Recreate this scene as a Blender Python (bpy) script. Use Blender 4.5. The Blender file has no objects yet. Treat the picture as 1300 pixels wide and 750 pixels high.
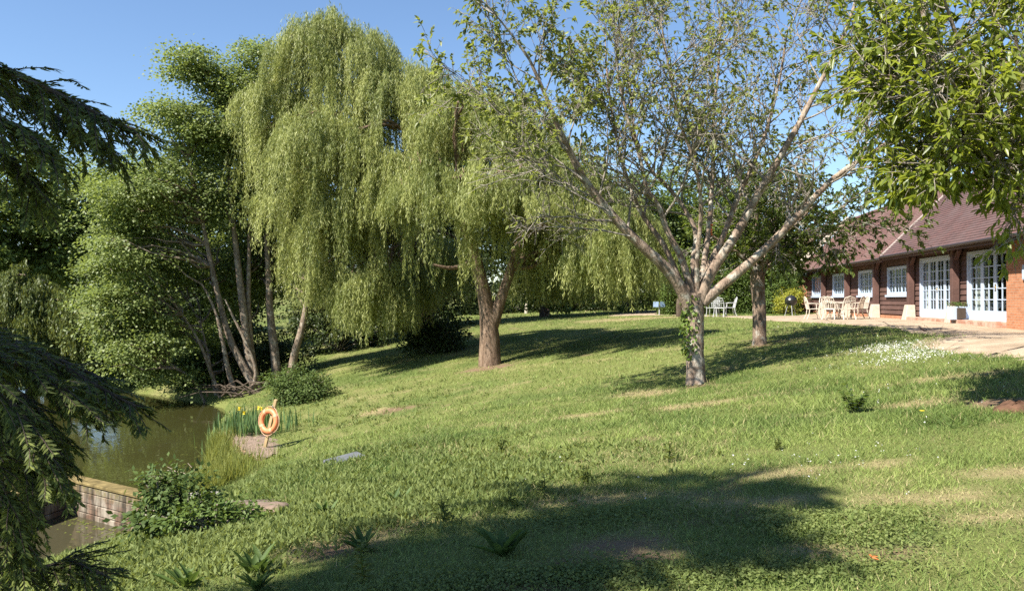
import bpy, math
import numpy as np
from mathutils import Vector, Matrix

C = bpy.context.scene.collection
scene = bpy.context.scene
rng = np.random.default_rng(11)
PI = math.pi

# ------------------------------------------------------------------ camera
F, CX, HY, EYE = 1011.0, 650.0, 380.0, 1.6
cam_d = bpy.data.cameras.new('camera'); cam = bpy.data.objects.new('camera', cam_d); C.objects.link(cam)
cam_d.lens = 28.0; cam_d.sensor_width = 36.0; cam_d.clip_start = 0.05; cam_d.clip_end = 3000
cam.location = (0, 0, EYE); cam.rotation_euler = (PI/2 + math.atan(5/F), 0, 0)
scene.camera = cam

def at(px, py, Y):
    return np.array([(px-CX)/F*Y, Y, EYE + (HY-py)/F*Y])

# ------------------------------------------------------------------ light
SUN_EL = math.radians(49.0)
sdir = np.array([0.79, 0.61]); sdir = sdir/np.linalg.norm(sdir)          # the way shadows run over the ground
tosun = np.array([-sdir[0]*math.cos(SUN_EL), -sdir[1]*math.cos(SUN_EL), math.sin(SUN_EL)])
w = bpy.data.worlds.new('World'); scene.world = w; w.use_nodes = True
nt = w.node_tree; bg = nt.nodes['Background']
sky = nt.nodes.new('ShaderNodeTexSky'); sky.sky_type = 'NISHITA'; sky.sun_disc = False
sky.sun_elevation = SUN_EL; sky.sun_rotation = math.atan2(tosun[0], tosun[1])
sky.air_density = 1.0; sky.dust_density = 0.1; sky.ozone_density = 4.5; sky.altitude = 50
nt.links.new(sky.outputs[0], bg.inputs[0]); bg.inputs[1].default_value = 0.072
sl = bpy.data.lights.new('sun', 'SUN'); so = bpy.data.objects.new('sun', sl); C.objects.link(so)
sl.energy = 5.0; sl.angle = math.radians(0.55); sl.color = (1.0, 0.945, 0.84)
so.rotation_euler = Vector(tosun).to_track_quat('Z', 'Y').to_euler()
scene.view_settings.view_transform = 'Standard'; scene.view_settings.look = 'None'
scene.view_settings.exposure = 1.44; scene.view_settings.gamma = 1
scene.render.engine = 'CYCLES'
cy = scene.cycles
cy.max_bounces = 6; cy.diffuse_bounces = 4; cy.glossy_bounces = 3; cy.transmission_bounces = 4; cy.transparent_max_bounces = 12
cy.use_denoising = False; cy.sample_clamp_indirect = 6; cy.caustics_reflective = False; cy.caustics_refractive = False

# ------------------------------------------------------------------ noise
def _h(ix, iy, seed):
    n = (ix.astype(np.int64)*374761393 + iy.astype(np.int64)*668265263 + seed*982451653) & 0x7fffffff
    n = ((n ^ (n >> 13))*1274126177) & 0x7fffffff
    return ((n ^ (n >> 16)) & 0xffff)/65535.0
def vnoise(x, y, s=1.0, seed=0):
    x = np.asarray(x, float)/s; y = np.asarray(y, float)/s
    ix = np.floor(x); iy = np.floor(y); fx = x-ix; fy = y-iy
    fx = fx*fx*(3-2*fx); fy = fy*fy*(3-2*fy)
    a = _h(ix, iy, seed); b = _h(ix+1, iy, seed); c = _h(ix, iy+1, seed); d = _h(ix+1, iy+1, seed)
    return (a*(1-fx)+b*fx)*(1-fy) + (c*(1-fx)+d*fx)*fy
def fbm(x, y, s, seed=0, o=3):
    r = 0; a = 0.5; t = 0
    for i in range(o):
        r = r + a*vnoise(x, y, s/2**i, seed+i*17); t += a; a *= 0.55
    return r/t
def sstep(a, b, x):
    t = np.clip((x-a)/(b-a), 0, 1); return t*t*(3-2*t)

# ------------------------------------------------------------------ terrain
def hp(px, py, h):
    Y = F*h/(py-HY); return ((px-CX)/F*Y, Y, h)
WATER_Z, POOL_Z = EYE-3.9, EYE-4.45
ctrl = [(0, 0, 1.6), (-3, 0, 1.75), (4, 0, 1.4), (0, -8, 1.6), (-8, -6, 2.3), (9, -6, 1.2), (0, 4.5, 1.63), (3, 4.5, 1.45), (-2.2, 5.4, 1.9), (-2.9, 6.6, 2.1),
    (3.8, 16.5, 1.75), (-.75, 27, 2.2), (0, 10, 1.9), (-2.9, 12.6, 2.5), (-4.2, 12.2, 2.85), (-5.8, 19, 3.5), (-4.2, 8.2, 2.6), (-5.2, 9.3, 3.05), (-6.6, 11.3, 4.2), (-5.7, 12, 3.8), (-5.7, 14, 3.7),
    (4.3, 10, 1.37), (4.9, 7.6, 1.25), (6.7, 21.6, 1.22), (8.0, 12.8, 1.0), (9.1, 17.2, .86),
    (0, 33, 1.75), (1.5, 40, 1.35), (4.4, 50, .98), (9, 54, .82), (-3.9, 43, 1.5), (-6, 40, 2.2), (-6.5, 32.8, 2.6), (-8.6, 32, 3.1), (-6.8, 24.7, 3.25), (-10.3, 32, 3.65), (-12, 42, 2.8),
    (11, 27, .84), (13, 33, .86), (15, 40, .85), (17, 48, .82), (14, 20, .88), (12.5, 12, .8), (13, 4, .85), (20, 20, .75), (24, 40, .7), (19, 60, .7), (10.5, 38, .83),
    (-20, 40, 3.6), (-27, 45, 3.0), (-33, 60, 1.6), (-24, 62, 1.8), (-30, 100, .25), (-10, 100, .2), (-60, 100, .2), (30, 100, .2), (-32, 24, 3.4), (-28, 8, 3.4), (-14, 4, 3.0), (-40, 0, 3.0),
    (0, 70, .6), (40, 70, .4), (70, 20, .5), (0, 180, -.6), (-120, 160, -.6), (120, 160, -.6), (0, -40, 1.6), (60, -40, 1), (-70, -40, 2.5), (-100, 40, 2)]
ctrl = np.array(ctrl); CXY = ctrl[:, :2]
def kern(r): return np.sqrt(r*r+4.0)
_n = len(ctrl); _A = np.zeros((_n+3, _n+3))
_A[:_n, :_n] = kern(np.linalg.norm(CXY[:, None]-CXY[None], axis=2)); _A[:_n, :_n] += np.eye(_n)*-0.02
_A[:_n, _n] = 1; _A[_n, :_n] = 1; _A[:_n, _n+1:] = CXY; _A[_n+1:, :_n] = CXY.T
_W = np.linalg.solve(_A, np.concatenate([ctrl[:, 2], [0, 0, 0]]))

POND = np.array([(-9.35, 17.05), (-7.3, 15.75), (-6.45, 15.6), (-6.6, 17), (-7.35, 19.2), (-8.6, 23), (-9.3, 26.5), (-10.3, 28.6), (-11.6, 30), (-14.6, 32.5), (-18.8, 35.5), (-24, 38), (-30, 34), (-30, 20), (-24, 12), (-15, 10.5), (-10.6, 12.6), (-9.75, 15.2)])
POOL = np.array([(-9.25, 16.85), (-7.45, 15.62), (-6.7, 14.6), (-6.4, 13.2), (-6.7, 12.0), (-8.0, 11.2), (-9.9, 11.6), (-9.6, 15.0)])
def poly_sd(P, x, y):
    x = np.asarray(x, float); y = np.asarray(y, float); ins = np.zeros(x.shape, bool); d = np.full(x.shape, 1e9)
    n = len(P)
    for i in range(n):
        x0, y0 = P[i]; x1, y1 = P[(i+1) % n]
        t = np.clip(((x-x0)*(x1-x0)+(y-y0)*(y1-y0))/((x1-x0)**2+(y1-y0)**2), 0, 1)
        d = np.minimum(d, np.hypot(x-x0-t*(x1-x0), y-y0-t*(y1-y0)))
        c = ((y0 > y) != (y1 > y)) & (x < (x1-x0)*(y-y0)/((y1-y0) if y1 != y0 else 1e-9)+x0)
        ins ^= c
    return np.where(ins, -d, d)
def terrain(x, y):
    x = np.asarray(x, float); y = np.asarray(y, float); shp = x.shape
    X = np.stack([x.ravel(), y.ravel()], 1); out = np.empty(len(X))
    for i in range(0, len(X), 20000):
        q = X[i:i+20000]
        out[i:i+20000] = kern(np.linalg.norm(q[:, None]-CXY[None], axis=2))@_W[:_n] + _W[_n] + q@_W[_n+1:]
    far = np.maximum(np.hypot(X[:, 0], X[:, 1]-20)-150, 0)
    k = np.exp(-far/60.); out = out*k + (-1.0)*(1-k)
    z = EYE - out.reshape(shp)
    amp = 0.035*np.clip(1-np.hypot(x, y)/60, 0, 1)
    z = z + amp*(fbm(x, y, 1.3, 3)-.5)*1.2
    ds = poly_sd(POOL, x, y); dp = poly_sd(POND, x, y)
    z = np.where(dp > 0, np.maximum(z, np.minimum(WATER_Z+.03+dp*.35, WATER_Z+.4)-1.3*(1-sstep(.1, 1.6, ds))), z)
    z = np.where(ds < .5, np.minimum(z, POOL_Z + np.where(ds > 0, .02+ds*1.3, -.05+ds*.4)), z)
    z = np.where(dp < 0, np.minimum(z, WATER_Z-.04+np.maximum(dp, -2)*.45), z)
    z = np.where((ds < 0), np.minimum(z, POOL_Z-.05+ds*.4), z)
    return z
def gz(x, y): return float(terrain(np.array([x]), np.array([y]))[0])
_Ys = np.concatenate([np.arange(3, 30, .05), np.arange(30, 110, .2)])
def ghit(px, py):
    X = (px-CX)/F*_Ys; Z = EYE+(HY-py)/F*_Ys
    t = terrain(X, _Ys); i = np.argmax(Z <= t)
    return np.array([X[i], _Ys[i], t[i]])

# ------------------------------------------------------------------ objects and meshes
def tag(o, label=None, cat=None, group=None, kind=None):
    if label: o['label'] = label
    if cat: o['category'] = cat
    if group: o['group'] = group
    if kind: o['kind'] = kind
    return o
def empty(name, loc, label, cat, group=None, rz=0):
    o = bpy.data.objects.new(name, None); C.objects.link(o); o.location = loc; o.rotation_euler = (0, 0, rz); o.empty_display_size = .2
    return tag(o, label, cat, group)
def link(name, me, mat, parent=None, local=True):
    o = bpy.data.objects.new(name, me); C.objects.link(o)
    if mat is not None: me.materials.append(mat)
    if parent is not None:
        o.parent = parent
        if not local:
            p = parent; off = Vector((0, 0, 0))
            while p is not None: off += p.location; p = p.parent
            o.location = -off
    return o
def copy_tree(o, parent=None):
    c = o.copy(); C.objects.link(c)
    if parent is not None: c.parent = parent
    for ch in list(o.children): copy_tree(ch, c)
    return c

def np_mesh(name, V, Q, tint=None, smooth=False):
    """V (n,3); Q (m,k) faces all of k corners; tint one value per face."""
    me = bpy.data.meshes.new(name); n, (m, k) = len(V), Q.shape
    me.vertices.add(n); me.vertices.foreach_set('co', np.ascontiguousarray(V, dtype=np.float32).ravel())
    me.loops.add(m*k); me.loops.foreach_set('vertex_index', np.ascontiguousarray(Q, dtype=np.int32).ravel())
    me.polygons.add(m); me.polygons.foreach_set('loop_start', np.arange(0, m*k, k, dtype=np.int32))
    try: me.polygons.foreach_set('loop_total', np.full(m, k, dtype=np.int32))
    except Exception: pass
    if smooth: me.polygons.foreach_set('use_smooth', np.ones(m, bool))
    if tint is not None:
        a = me.attributes.new('tint', 'FLOAT', 'FACE'); a.data.foreach_set('value', np.ascontiguousarray(tint, dtype=np.float32))
    me.update(calc_edges=True); me.validate(); return me

def unit(v): return v/np.maximum(np.linalg.norm(v, axis=-1, keepdims=True), 1e-9)

def leaf_mesh(name, P, D, N, L, W, tint, fold=0.12, rich=False):
    n = len(P); D = unit(D); S = unit(np.cross(D, N)); U = np.cross(S, D)
    L = np.broadcast_to(L, (n,))[:, None]; W = np.broadcast_to(W, (n,))[:, None]
    if not rich:
        V = np.empty((n, 4, 3)); V[:, 0] = P; V[:, 1] = P+D*L*.45+S*W*.5+U*W*fold; V[:, 2] = P+D*L; V[:, 3] = P+D*L*.45-S*W*.5+U*W*fold
        return np_mesh(name, V.reshape(-1, 3), np.arange(n*4).reshape(n, 4), tint)
    V = np.empty((n, 6, 3)); dr = np.array([0, 0, -1.0])
    V[:, 0] = P; V[:, 1] = P+D*L*.3+S*W*.46+U*W*.14; V[:, 2] = P+D*L*.66+S*W*.36+U*W*.12+dr*L*.05
    V[:, 3] = P+D*L+dr*L*.16; V[:, 4] = P+D*L*.66-S*W*.36+U*W*.12+dr*L*.05; V[:, 5] = P+D*L*.3-S*W*.46+U*W*.14
    b = np.arange(n)[:, None]*6
    Q = np.concatenate([b+np.array([[0, 1, 2, 3]]), b+np.array([[0, 3, 4, 5]])], 0)
    return np_mesh(name, V.reshape(-1, 3), Q, np.concatenate([tint, tint]))

class Tubes:
    def __init__(s): s.V = []; s.Q = []; s.n = 0
    def add(s, pts, rad, sides=6, jitter=0.0):
        pts = np.asarray(pts, float); m = len(pts); rad = np.broadcast_to(rad, (m,))
        T = np.gradient(pts, axis=0); T = unit(T)
        ref = np.array([0.31, 0.2, 1.0]) if abs(T[0][2]) < .9 else np.array([1.0, .2, .1])
        A = unit(np.cross(T, ref)); B = np.cross(T, A)
        a = np.linspace(0, 2*PI, sides, endpoint=False)
        R = rad[:, None]*(1+(rng.random((m, sides))-.5)*jitter)
        ring = pts[:, None]+R[..., None]*(np.cos(a)[None, :, None]*A[:, None]+np.sin(a)[None, :, None]*B[:, None])
        s.V.append(ring.reshape(-1, 3))
        i = np.arange(m-1)[:, None]*sides; j = np.arange(sides)[None]; k = (j+1) % sides
        s.Q.append((np.stack([i+j, i+k, i+k+sides, i+j+sides], -1).reshape(-1, 4))+s.n); s.n += m*sides
    def mesh(s, name): return np_mesh(name, np.concatenate(s.V), np.concatenate(s.Q), smooth=True)

class Geo:
    """hard things: boxes, prisms, tubes, lathes collected into one mesh"""
    def __init__(s): s.V = []; s.F = []
    def raw(s, V, Fc):
        b = len(s.V); s.V += [tuple(map(float, v)) for v in V]; s.F += [tuple(i+b for i in f) for f in Fc]; return s
    def box(s, x0, x1, y0, y1, z0, z1, M=None):
        V = [(x, y, z) for z in (z0, z1) for y in (y0, y1) for x in (x0, x1)]
        if M is not None: V = [tuple(M@Vector(v)) for v in V]
        return s.raw(V, [(0, 2, 3, 1), (4, 5, 7, 6), (0, 1, 5, 4), (2, 6, 7, 3), (0, 4, 6, 2), (1, 3, 7, 5)])
    def tube(s, pts, rad, sides=8):
        pts = np.asarray(pts, float); m = len(pts); rad = np.broadcast_to(rad, (m,)); T = unit(np.gradient(pts, axis=0))
        ref = np.array([0.0, 0.0, 1.0]) if abs(T[0][2]) < .9 else np.array([1.0, 0, 0])
        V = []; prev = None
        for i in range(m):
            A = unit(np.cross(T[i], ref)) if prev is None else unit(prev-T[i]*np.dot(prev, T[i])); prev = A; B = np.cross(T[i], A)
            for k in range(sides):
                a = 2*PI*k/sides; V.append(pts[i]+rad[i]*(math.cos(a)*A+math.sin(a)*B))
        Fc = [(i*sides+k, i*sides+(k+1) % sides, (i+1)*sides+(k+1) % sides, (i+1)*sides+k) for i in range(m-1) for k in range(sides)]
        Fc += [tuple(range(sides))[::-1], tuple((m-1)*sides+k for k in range(sides))]
        return s.raw(V, Fc)
    def lathe(s, prof, n=24, c=(0, 0, 0)):
        V = [(c[0]+r*math.cos(2*PI*k/n), c[1]+r*math.sin(2*PI*k/n), c[2]+z) for r, z in prof for k in range(n)]
        m = len(prof); Fc = [(i*n+k, i*n+(k+1) % n, (i+1)*n+(k+1) % n, (i+1)*n+k) for i in range(m-1) for k in range(n)]
        Fc += [tuple(range(n))[::-1], tuple((m-1)*n+k for k in range(n))]
        return s.raw(V, Fc)
    def obj(s, name, mat, parent=None, smooth=False, bevel=0, local=True):
        me = bpy.data.meshes.new(name); me.from_pydata(s.V, [], s.F); me.validate()
        if smooth: me.polygons.foreach_set('use_smooth', np.ones(len(me.polygons), bool))
        o = link(name, me, mat, parent, local)
        if bevel:
            b = o.modifiers.new('b', 'BEVEL'); b.width = bevel; b.segments = 2; b.limit_method = 'ANGLE'
        return o

# ------------------------------------------------------------------ materials
def nmat(name):
    m = bpy.data.materials.new(name); m.use_nodes = True; t = m.node_tree
    b = t.nodes['Principled BSDF']; return m, t, b
def N(t, typ, **kw):
    n = t.nodes.new(typ)
    for k, v in kw.items():
        if k.startswith('_'): n.inputs[k[1:]].default_value = v
        else: setattr(n, k, v)
    return n
def mixc(t, f, a, b):
    n = t.nodes.new('ShaderNodeMix'); n.data_type = 'RGBA'
    for s, v in ((n.inputs[0], f), (n.inputs[6], a), (n.inputs[7], b)):
        if hasattr(v, 'links') or hasattr(v, 'is_output'): t.links.new(v, s)
        elif isinstance(v, tuple): s.default_value = (*v, 1) if len(v) == 3 else v
        else: s.default_value = v
    return n.outputs[2]
def ramp(t, src, a, b):
    n = t.nodes.new('ShaderNodeMapRange'); n.inputs[1].default_value = a; n.inputs[2].default_value = b; t.links.new(src, n.inputs[0]); return n.outputs[0]
def noise(t, scale, detail=4, vec=None, rough=.6):
    n = N(t, 'ShaderNodeTexNoise'); n.inputs['Scale'].default_value = scale; n.inputs['Detail'].default_value = detail; n.inputs['Roughness'].default_value = rough
    if vec is None:
        g = t.nodes.new('ShaderNodeTexCoord'); vec = g.outputs['Object']
    t.links.new(vec, n.inputs['Vector']); return n.outputs[0]
def bump(t, b, h, s, d=.02):
    n = N(t, 'ShaderNodeBump'); n.inputs['Strength'].default_value = s; n.inputs['Distance'].default_value = d; t.links.new(h, n.inputs['Height']); t.links.new(n.outputs[0], b.inputs['Normal'])

def leaf_mat(name, dark, light, trans=.35, tcol=None, rough=.5, spec=.35):
    m, t, b = nmat(name)
    a = N(t, 'ShaderNodeAttribute', attribute_name='tint')
    col = mixc(t, a.outputs['Fac'], dark, light)
    t.links.new(col, b.inputs['Base Color']); b.inputs['Roughness'].default_value = rough; b.inputs['Specular IOR Level'].default_value = spec
    tr = t.nodes.new('ShaderNodeBsdfTranslucent')
    if tcol is None: tcol = tuple(min(1, c*k) for c, k in zip(light, (1.5, 1.45, .9)))
    tc = mixc(t, a.outputs['Fac'], tuple(c*.6 for c in tcol), tcol); t.links.new(tc, tr.inputs[0])
    mx = t.nodes.new('ShaderNodeMixShader'); mx.inputs[0].default_value = trans
    t.links.new(b.outputs[0], mx.inputs[1]); t.links.new(tr.outputs[0], mx.inputs[2])
    t.links.new(mx.outputs[0], t.nodes['Material Output'].inputs[0]); return m
def bark_mat(name, c1, c2, c3=None, scale=6, stretch=.25):
    m, t, b = nmat(name); g = t.nodes.new('ShaderNodeTexCoord'); mp = t.nodes.new('ShaderNodeMapping'); mp.inputs['Scale'].default_value = (1, 1, stretch)
    t.links.new(g.outputs['Object'], mp.inputs[0])
    n1 = noise(t, scale, 6, mp.outputs[0]); n2 = noise(t, scale*4.5, 5, mp.outputs[0])
    col = mixc(t, ramp(t, n1, .38, .62), c1, c2)
    if c3: col = mixc(t, ramp(t, noise(t, scale*.6, 4), .52, .62), col, c3)
    col = mixc(t, ramp(t, n2, .35, .5), mixc(t, .55, col, (.02, .014, .01)), col)
    t.links.new(col, b.inputs['Base Color']); b.inputs['Roughness'].default_value = .85; b.inputs['Specular IOR Level'].default_value = .2
    bump(t, b, n2, .9, .03); return m
def plain(name, col, rough=.6, var=.12, scale=8, bmp=.15, spec=.4, metal=0):
    m, t, b = nmat(name); n1 = noise(t, scale, 5)
    c = mixc(t, ramp(t, n1, .3, .7), tuple(x*(1-var) for x in col), tuple(min(1, x*(1+var)) for x in col))
    t.links.new(c, b.inputs['Base Color']); b.inputs['Roughness'].default_value = rough; b.inputs['Specular IOR Level'].default_value = spec; b.inputs['Metallic'].default_value = metal
    if bmp: bump(t, b, noise(t, scale*5, 4), bmp, .01)
    return m
def brick_mat(name, c1, c2, mortar, bw=.225, bh=.075, stain=None, moss=False):
    m, t, b = nmat(name); g = t.nodes.new('ShaderNodeTexCoord'); sp = t.nodes.new('ShaderNodeSeparateXYZ'); t.links.new(g.outputs['Object'], sp.inputs[0])
    ad = N(t, 'ShaderNodeMath', operation='ADD'); t.links.new(sp.outputs[0], ad.inputs[0]); t.links.new(sp.outputs[1], ad.inputs[1])
    cb = t.nodes.new('ShaderNodeCombineXYZ'); t.links.new(ad.outputs[0], cb.inputs[0]); t.links.new(sp.outputs[2], cb.inputs[1])
    br = t.nodes.new('ShaderNodeTexBrick'); t.links.new(cb.outputs[0], br.inputs['Vector'])
    br.inputs['Scale'].default_value = 1; br.inputs['Brick Width'].default_value = bw; br.inputs['Row Height'].default_value = bh; br.inputs['Mortar Size'].default_value = .006
    br.inputs['Color1'].default_value = (*c1, 1); br.inputs['Color2'].default_value = (*c2, 1); br.inputs['Mortar'].default_value = (*mortar, 1)
    n1 = noise(t, 3, 5); n2 = noise(t, 14, 4)
    c = mixc(t, ramp(t, n2, .3, .75), mixc(t, .35, br.outputs[0], (.05, .03, .02)), br.outputs[0])
    if stain: c = mixc(t, ramp(t, n1, .45, .62), c, stain)
    if moss:
        z = ramp(t, sp.outputs[2], -.32, 0.02); mm = N(t, 'ShaderNodeMath', operation='MULTIPLY'); t.links.new(z, mm.inputs[0]); t.links.new(ramp(t, n2, .35, .6), mm.inputs[1])
        c = mixc(t, mm.outputs[0], c, (.13, .12, .02))
        mp = t.nodes.new('ShaderNodeMapping'); mp.inputs['Scale'].default_value = (5, 5, .5); t.links.new(g.outputs['Object'], mp.inputs[0]); c = mixc(t, ramp(t, noise(t, 1.5, 5, mp.outputs[0]), .42, .66), c, (.035, .03, .022))
    t.links.new(c, b.inputs['Base Color']); b.inputs['Roughness'].default_value = .9; b.inputs['Specular IOR Level'].default_value = .2
    bump(t, b, br.outputs['Fac'], -.5, .01); return m

M = {}
M['willow'] = leaf_mat('willow_leaf', (.125, .158, .038), (.46, .475, .175), .43, (.50, .54, .15))
M['alder'] = leaf_mat('alder_leaf', (.08, .12, .03), (.24, .285, .09), .43, (.33, .40, .08), .5, .35)
M['oak'] = leaf_mat('oak_leaf', (.065, .105, .025), (.175, .225, .058), .38, None, .5)
M['weep'] = leaf_mat('weeping_leaf', (.07, .10, .022), (.17, .195, .06), .38)
M['cherry'] = leaf_mat('cherry_leaf', (.075, .105, .026), (.26, .28, .08), .45, (.38, .43, .07), .45, .4)
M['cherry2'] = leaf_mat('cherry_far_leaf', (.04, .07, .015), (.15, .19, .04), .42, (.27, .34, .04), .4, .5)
M['near'] = leaf_mat('near_leaf', (.045, .085, .018), (.25, .275, .05), .48, (.42, .48, .045), .38, .45)
M['conifer'] = leaf_mat('conifer_leaf', (.045, .065, .018), (.22, .25, .06), .38, (.26, .31, .05), .6, .25)
M['hedge'] = leaf_mat('hedge_leaf', (.045, .08, .018), (.125, .175, .036), .25, None, .55, .25)
M['bush'] = leaf_mat('bush_leaf', (.04, .07, .018), (.115, .16, .042), .3, None, .6, .22)
M['yellow'] = leaf_mat('yellow_shrub_leaf', (.2, .23, .03), (.42, .40, .06), .4)
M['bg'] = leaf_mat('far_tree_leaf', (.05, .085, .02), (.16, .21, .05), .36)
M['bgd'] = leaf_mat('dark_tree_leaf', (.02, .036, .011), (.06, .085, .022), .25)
M['ivy'] = leaf_mat('ivy_leaf', (.05, .10, .015), (.16, .22, .035), .3, None, .35, .5)
M['weed'] = leaf_mat('weed_leaf', (.085, .12, .032), (.21, .245, .08), .35, None, .65, .2)
M['dock'] = leaf_mat('dock_leaf', (.045, .085, .02), (.11, .165, .045), .35, None, .6, .25)
M['iris'] = leaf_mat('iris_leaf', (.05, .10, .035), (.12, .19, .07), .3)
M['tall'] = leaf_mat('tall_grass_blade', (.10, .14, .025), (.25, .26, .07), .35)
M['petal'] = leaf_mat('petal', (.6, .6, .58), (.7, .69, .66), .2)
M['ypetal'] = leaf_mat('yellow_petal', (.7, .5, .03), (.8, .62, .05), .2)
M['b_cherry'] = bark_mat('cherry_bark', (.19, .135, .10), (.32, .245, .185), (.40, .36, .30), 7, .3)
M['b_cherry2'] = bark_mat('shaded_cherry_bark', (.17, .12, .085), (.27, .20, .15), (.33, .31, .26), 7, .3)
M['b_willow'] = bark_mat('willow_bark', (.12, .078, .05), (.235, .165, .115), None, 9, .22)
M['b_alder'] = bark_mat('alder_bark', (.15, .11, .08), (.27, .21, .155), (.34, .29, .23), 8, .3)
M['b_dark'] = bark_mat('dark_bark', (.06, .045, .032), (.13, .10, .075), None, 8, .3)
M['b_twig'] = bark_mat('twig_bark', (.19, .16, .13), (.36, .32, .27), None, 12, .4)

# ------------------------------------------------------------------ ground patches (straw, soil, clover)
def ell(px, py, rx, ry, ang=0):
    g = ghit(px, py); return (g[0], g[1], rx, ry, ang)
DRY = [ell(900, 512, .9, .5, .1), ell(820, 500, .7, .8, .2), ell(760, 525, .9, .5), ell(1200, 480, .8, .3), ell(1040, 700, .35, .18), ell(1160, 632, .5, .22), ell(1250, 655, .4, .18), ell(1000, 600, .5, .22),
       ell(1270, 600, .4, .2), ell(420, 690, .5, .5), ell(500, 668, .5, .35), ell(1110, 590, .45, .2), ell(1170, 512, .6, .3), ell(960, 640, .5, .2), ell(480, 522, .7, .5), ell(760, 635, .5, .25), ell(820, 404, 4, 2)]
SOIL = [ell(785, 692, .33, .2), ell(820, 705, .25, .15), ell(625, 466, 1.0, .8), ell(670, 745, .3, .15), ell(500, 520, .5, .5), ell(1290, 512, .5, .4), ell(420, 697, .25, .3), ell(700, 715, .3, .12), ell(1270, 436, 1, .5), ell(884, 490, .4, .3), ell(964, 439, .5, .4),
        ell(360, 655, .25, .12), ell(1130, 700, .2, .1)]
CLOVER = [ell(1085, 682, .55, .35), ell(980, 735, .5, .15), ell(560, 560, 1.4, 1.0), ell(700, 735, .5, .2), ell(450, 600, 1.5, 1.6), ell(620, 640, 1.2, .4), ell(330, 610, 1.2, 1.5)]
def patch(lst, x, y, seed):
    r = np.zeros(np.shape(x))
    nx = (fbm(x, y, .5, seed)-.5)*1.1; ny = (fbm(x, y, .5, seed+5)-.5)*1.1
    for cx, cy_, rx, ry, a in lst:
        c, s = math.cos(a), math.sin(a); dx = x-cx; dy = y-cy_
        u = (dx*c+dy*s)/rx+nx; v = (-dx*s+dy*c)/ry+ny
        r = np.maximum(r, 1-sstep(.35, 1.25, np.sqrt(u*u+v*v)))
    return r
def cover(x, y):
    dry = np.clip(patch(DRY, x, y, 40)*.85 + sstep(.6, .8, fbm(x, y, 1.4, 77))*.3 + sstep(.62, .8, fbm(x, y, .45, 78))*.35, 0, 1)
    soil = np.clip(patch(SOIL, x, y, 50) + sstep(.74, .86, fbm(x, y, .8, 91))*.6, 0, 1)
    lush = np.clip(patch(CLOVER, x, y, 60) + sstep(.5, .72, fbm(x, y, 2.3, 33))*.5, 0, 1)
    return dry, soil, lush

def axis(lo, hi, near0, near1, step, grow):
    v = list(np.arange(near0, near1, step)); s = step; p = v[-1]
    while p < hi: s *= grow; p += s; v.append(p)
    s = step; p = v[0]; pre = []
    while p > lo: s *= grow; p -= s; pre.append(p)
    return np.array(pre[::-1]+v)
xs = axis(-900, 900, -13, 15, .17, 1.09); ys = axis(-300, 1500, 3, 36, .17, 1.09)
GX, GY = np.meshgrid(xs, ys); GZ = terrain(GX, GY)
ny_, nx_ = GX.shape; V = np.stack([GX, GY, GZ], -1).reshape(-1, 3)
i = np.arange(ny_-1)[:, None]*nx_; j = np.arange(nx_-1)[None]; Q = np.stack([i+j, i+j+1, i+j+1+nx_, i+j+nx_], -1).reshape(-1, 4)
me = np_mesh('ground', V, Q, smooth=True)
dry, soil, lush = cover(V[:, 0], V[:, 1])
for nm, val in (('dry', dry), ('soil', soil), ('lush', lush)):
    a = me.attributes.new(nm, 'FLOAT', 'POINT'); a.data.foreach_set('value', val.astype(np.float32))
m, t, b = nmat('ground_turf')
A = lambda nm: N(t, 'ShaderNodeAttribute', attribute_name=nm).outputs['Fac']
n1 = noise(t, 9, 6); n2 = noise(t, 45, 5); n3 = noise(t, .35, 4)
col = mixc(t, ramp(t, n2, .3, .7), (.085, .105, .03), (.19, .20, .065))
col = mixc(t, ramp(t, n3, .35, .65), col, (.13, .15, .045))
col = mixc(t, A('lush'), col, mixc(t, n2, (.03, .065, .014), (.07, .11, .025)))
col = mixc(t, A('dry'), col, mixc(t, n1, (.20, .16, .075), (.36, .29, .16)))
col = mixc(t, A('soil'), col, mixc(t, n1, (.11, .068, .04), (.25, .175, .115)))
t.links.new(col, b.inputs['Base Color']); b.inputs['Roughness'].default_value = .95; b.inputs['Specular IOR Level'].default_value = .1
bump(t, b, n2, .8, .05)
tag(link('ground', me, m), 'grassy ground sloping down to the pond', 'ground', kind='structure')

# water
def sheet(name, P, z, mat, label):
    V = [(x, y, z) for x, y in P]; me = bpy.data.meshes.new(name); me.from_pydata(V, [], [tuple(range(len(P)))]); return tag(link(name, me, mat), label, 'water', kind='structure')
def water_mat(name, base, bs):
    m, t, b = nmat(name); b.inputs['Base Color'].default_value = (*base, 1); b.inputs['Roughness'].default_value = .04; b.inputs['IOR'].default_value = 1.33
    g = t.nodes.new('ShaderNodeTexCoord'); mp = t.nodes.new('ShaderNodeMapping'); mp.inputs['Scale'].default_value = (1.2, .8, 1); t.links.new(g.outputs['Object'], mp.inputs[0])
    bump(t, b, noise(t, 2.2, 3, mp.outputs[0]), bs, .05); return m
grow = lambda P, k: [tuple(np.mean(P, 0)+(p-np.mean(P, 0))*k) for p in P]
pw = water_mat('pond_water', (.034, .034, .011), .11)
sheet('pond_water', [tuple(p) for p in np.vstack([POND[:1], POND[1:2], POND[2:10]+np.array([.5, .3]), POND[10:16]+np.array([-1, 0]), POND[16:]])], WATER_Z, pw, 'still olive green pond water')
sheet('pool_water', [(-9.3, 16.9), (-7.4, 15.6), (-6.0, 14.9), (-6.2, 12.6), (-7.5, 11.0), (-9.2, 10.9), (-10.6, 12.0), (-9.62, 15.2)], POOL_Z, water_mat('pool_water', (.05, .045, .025), .08), 'dark water in the small pool below the brick wall')

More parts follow.
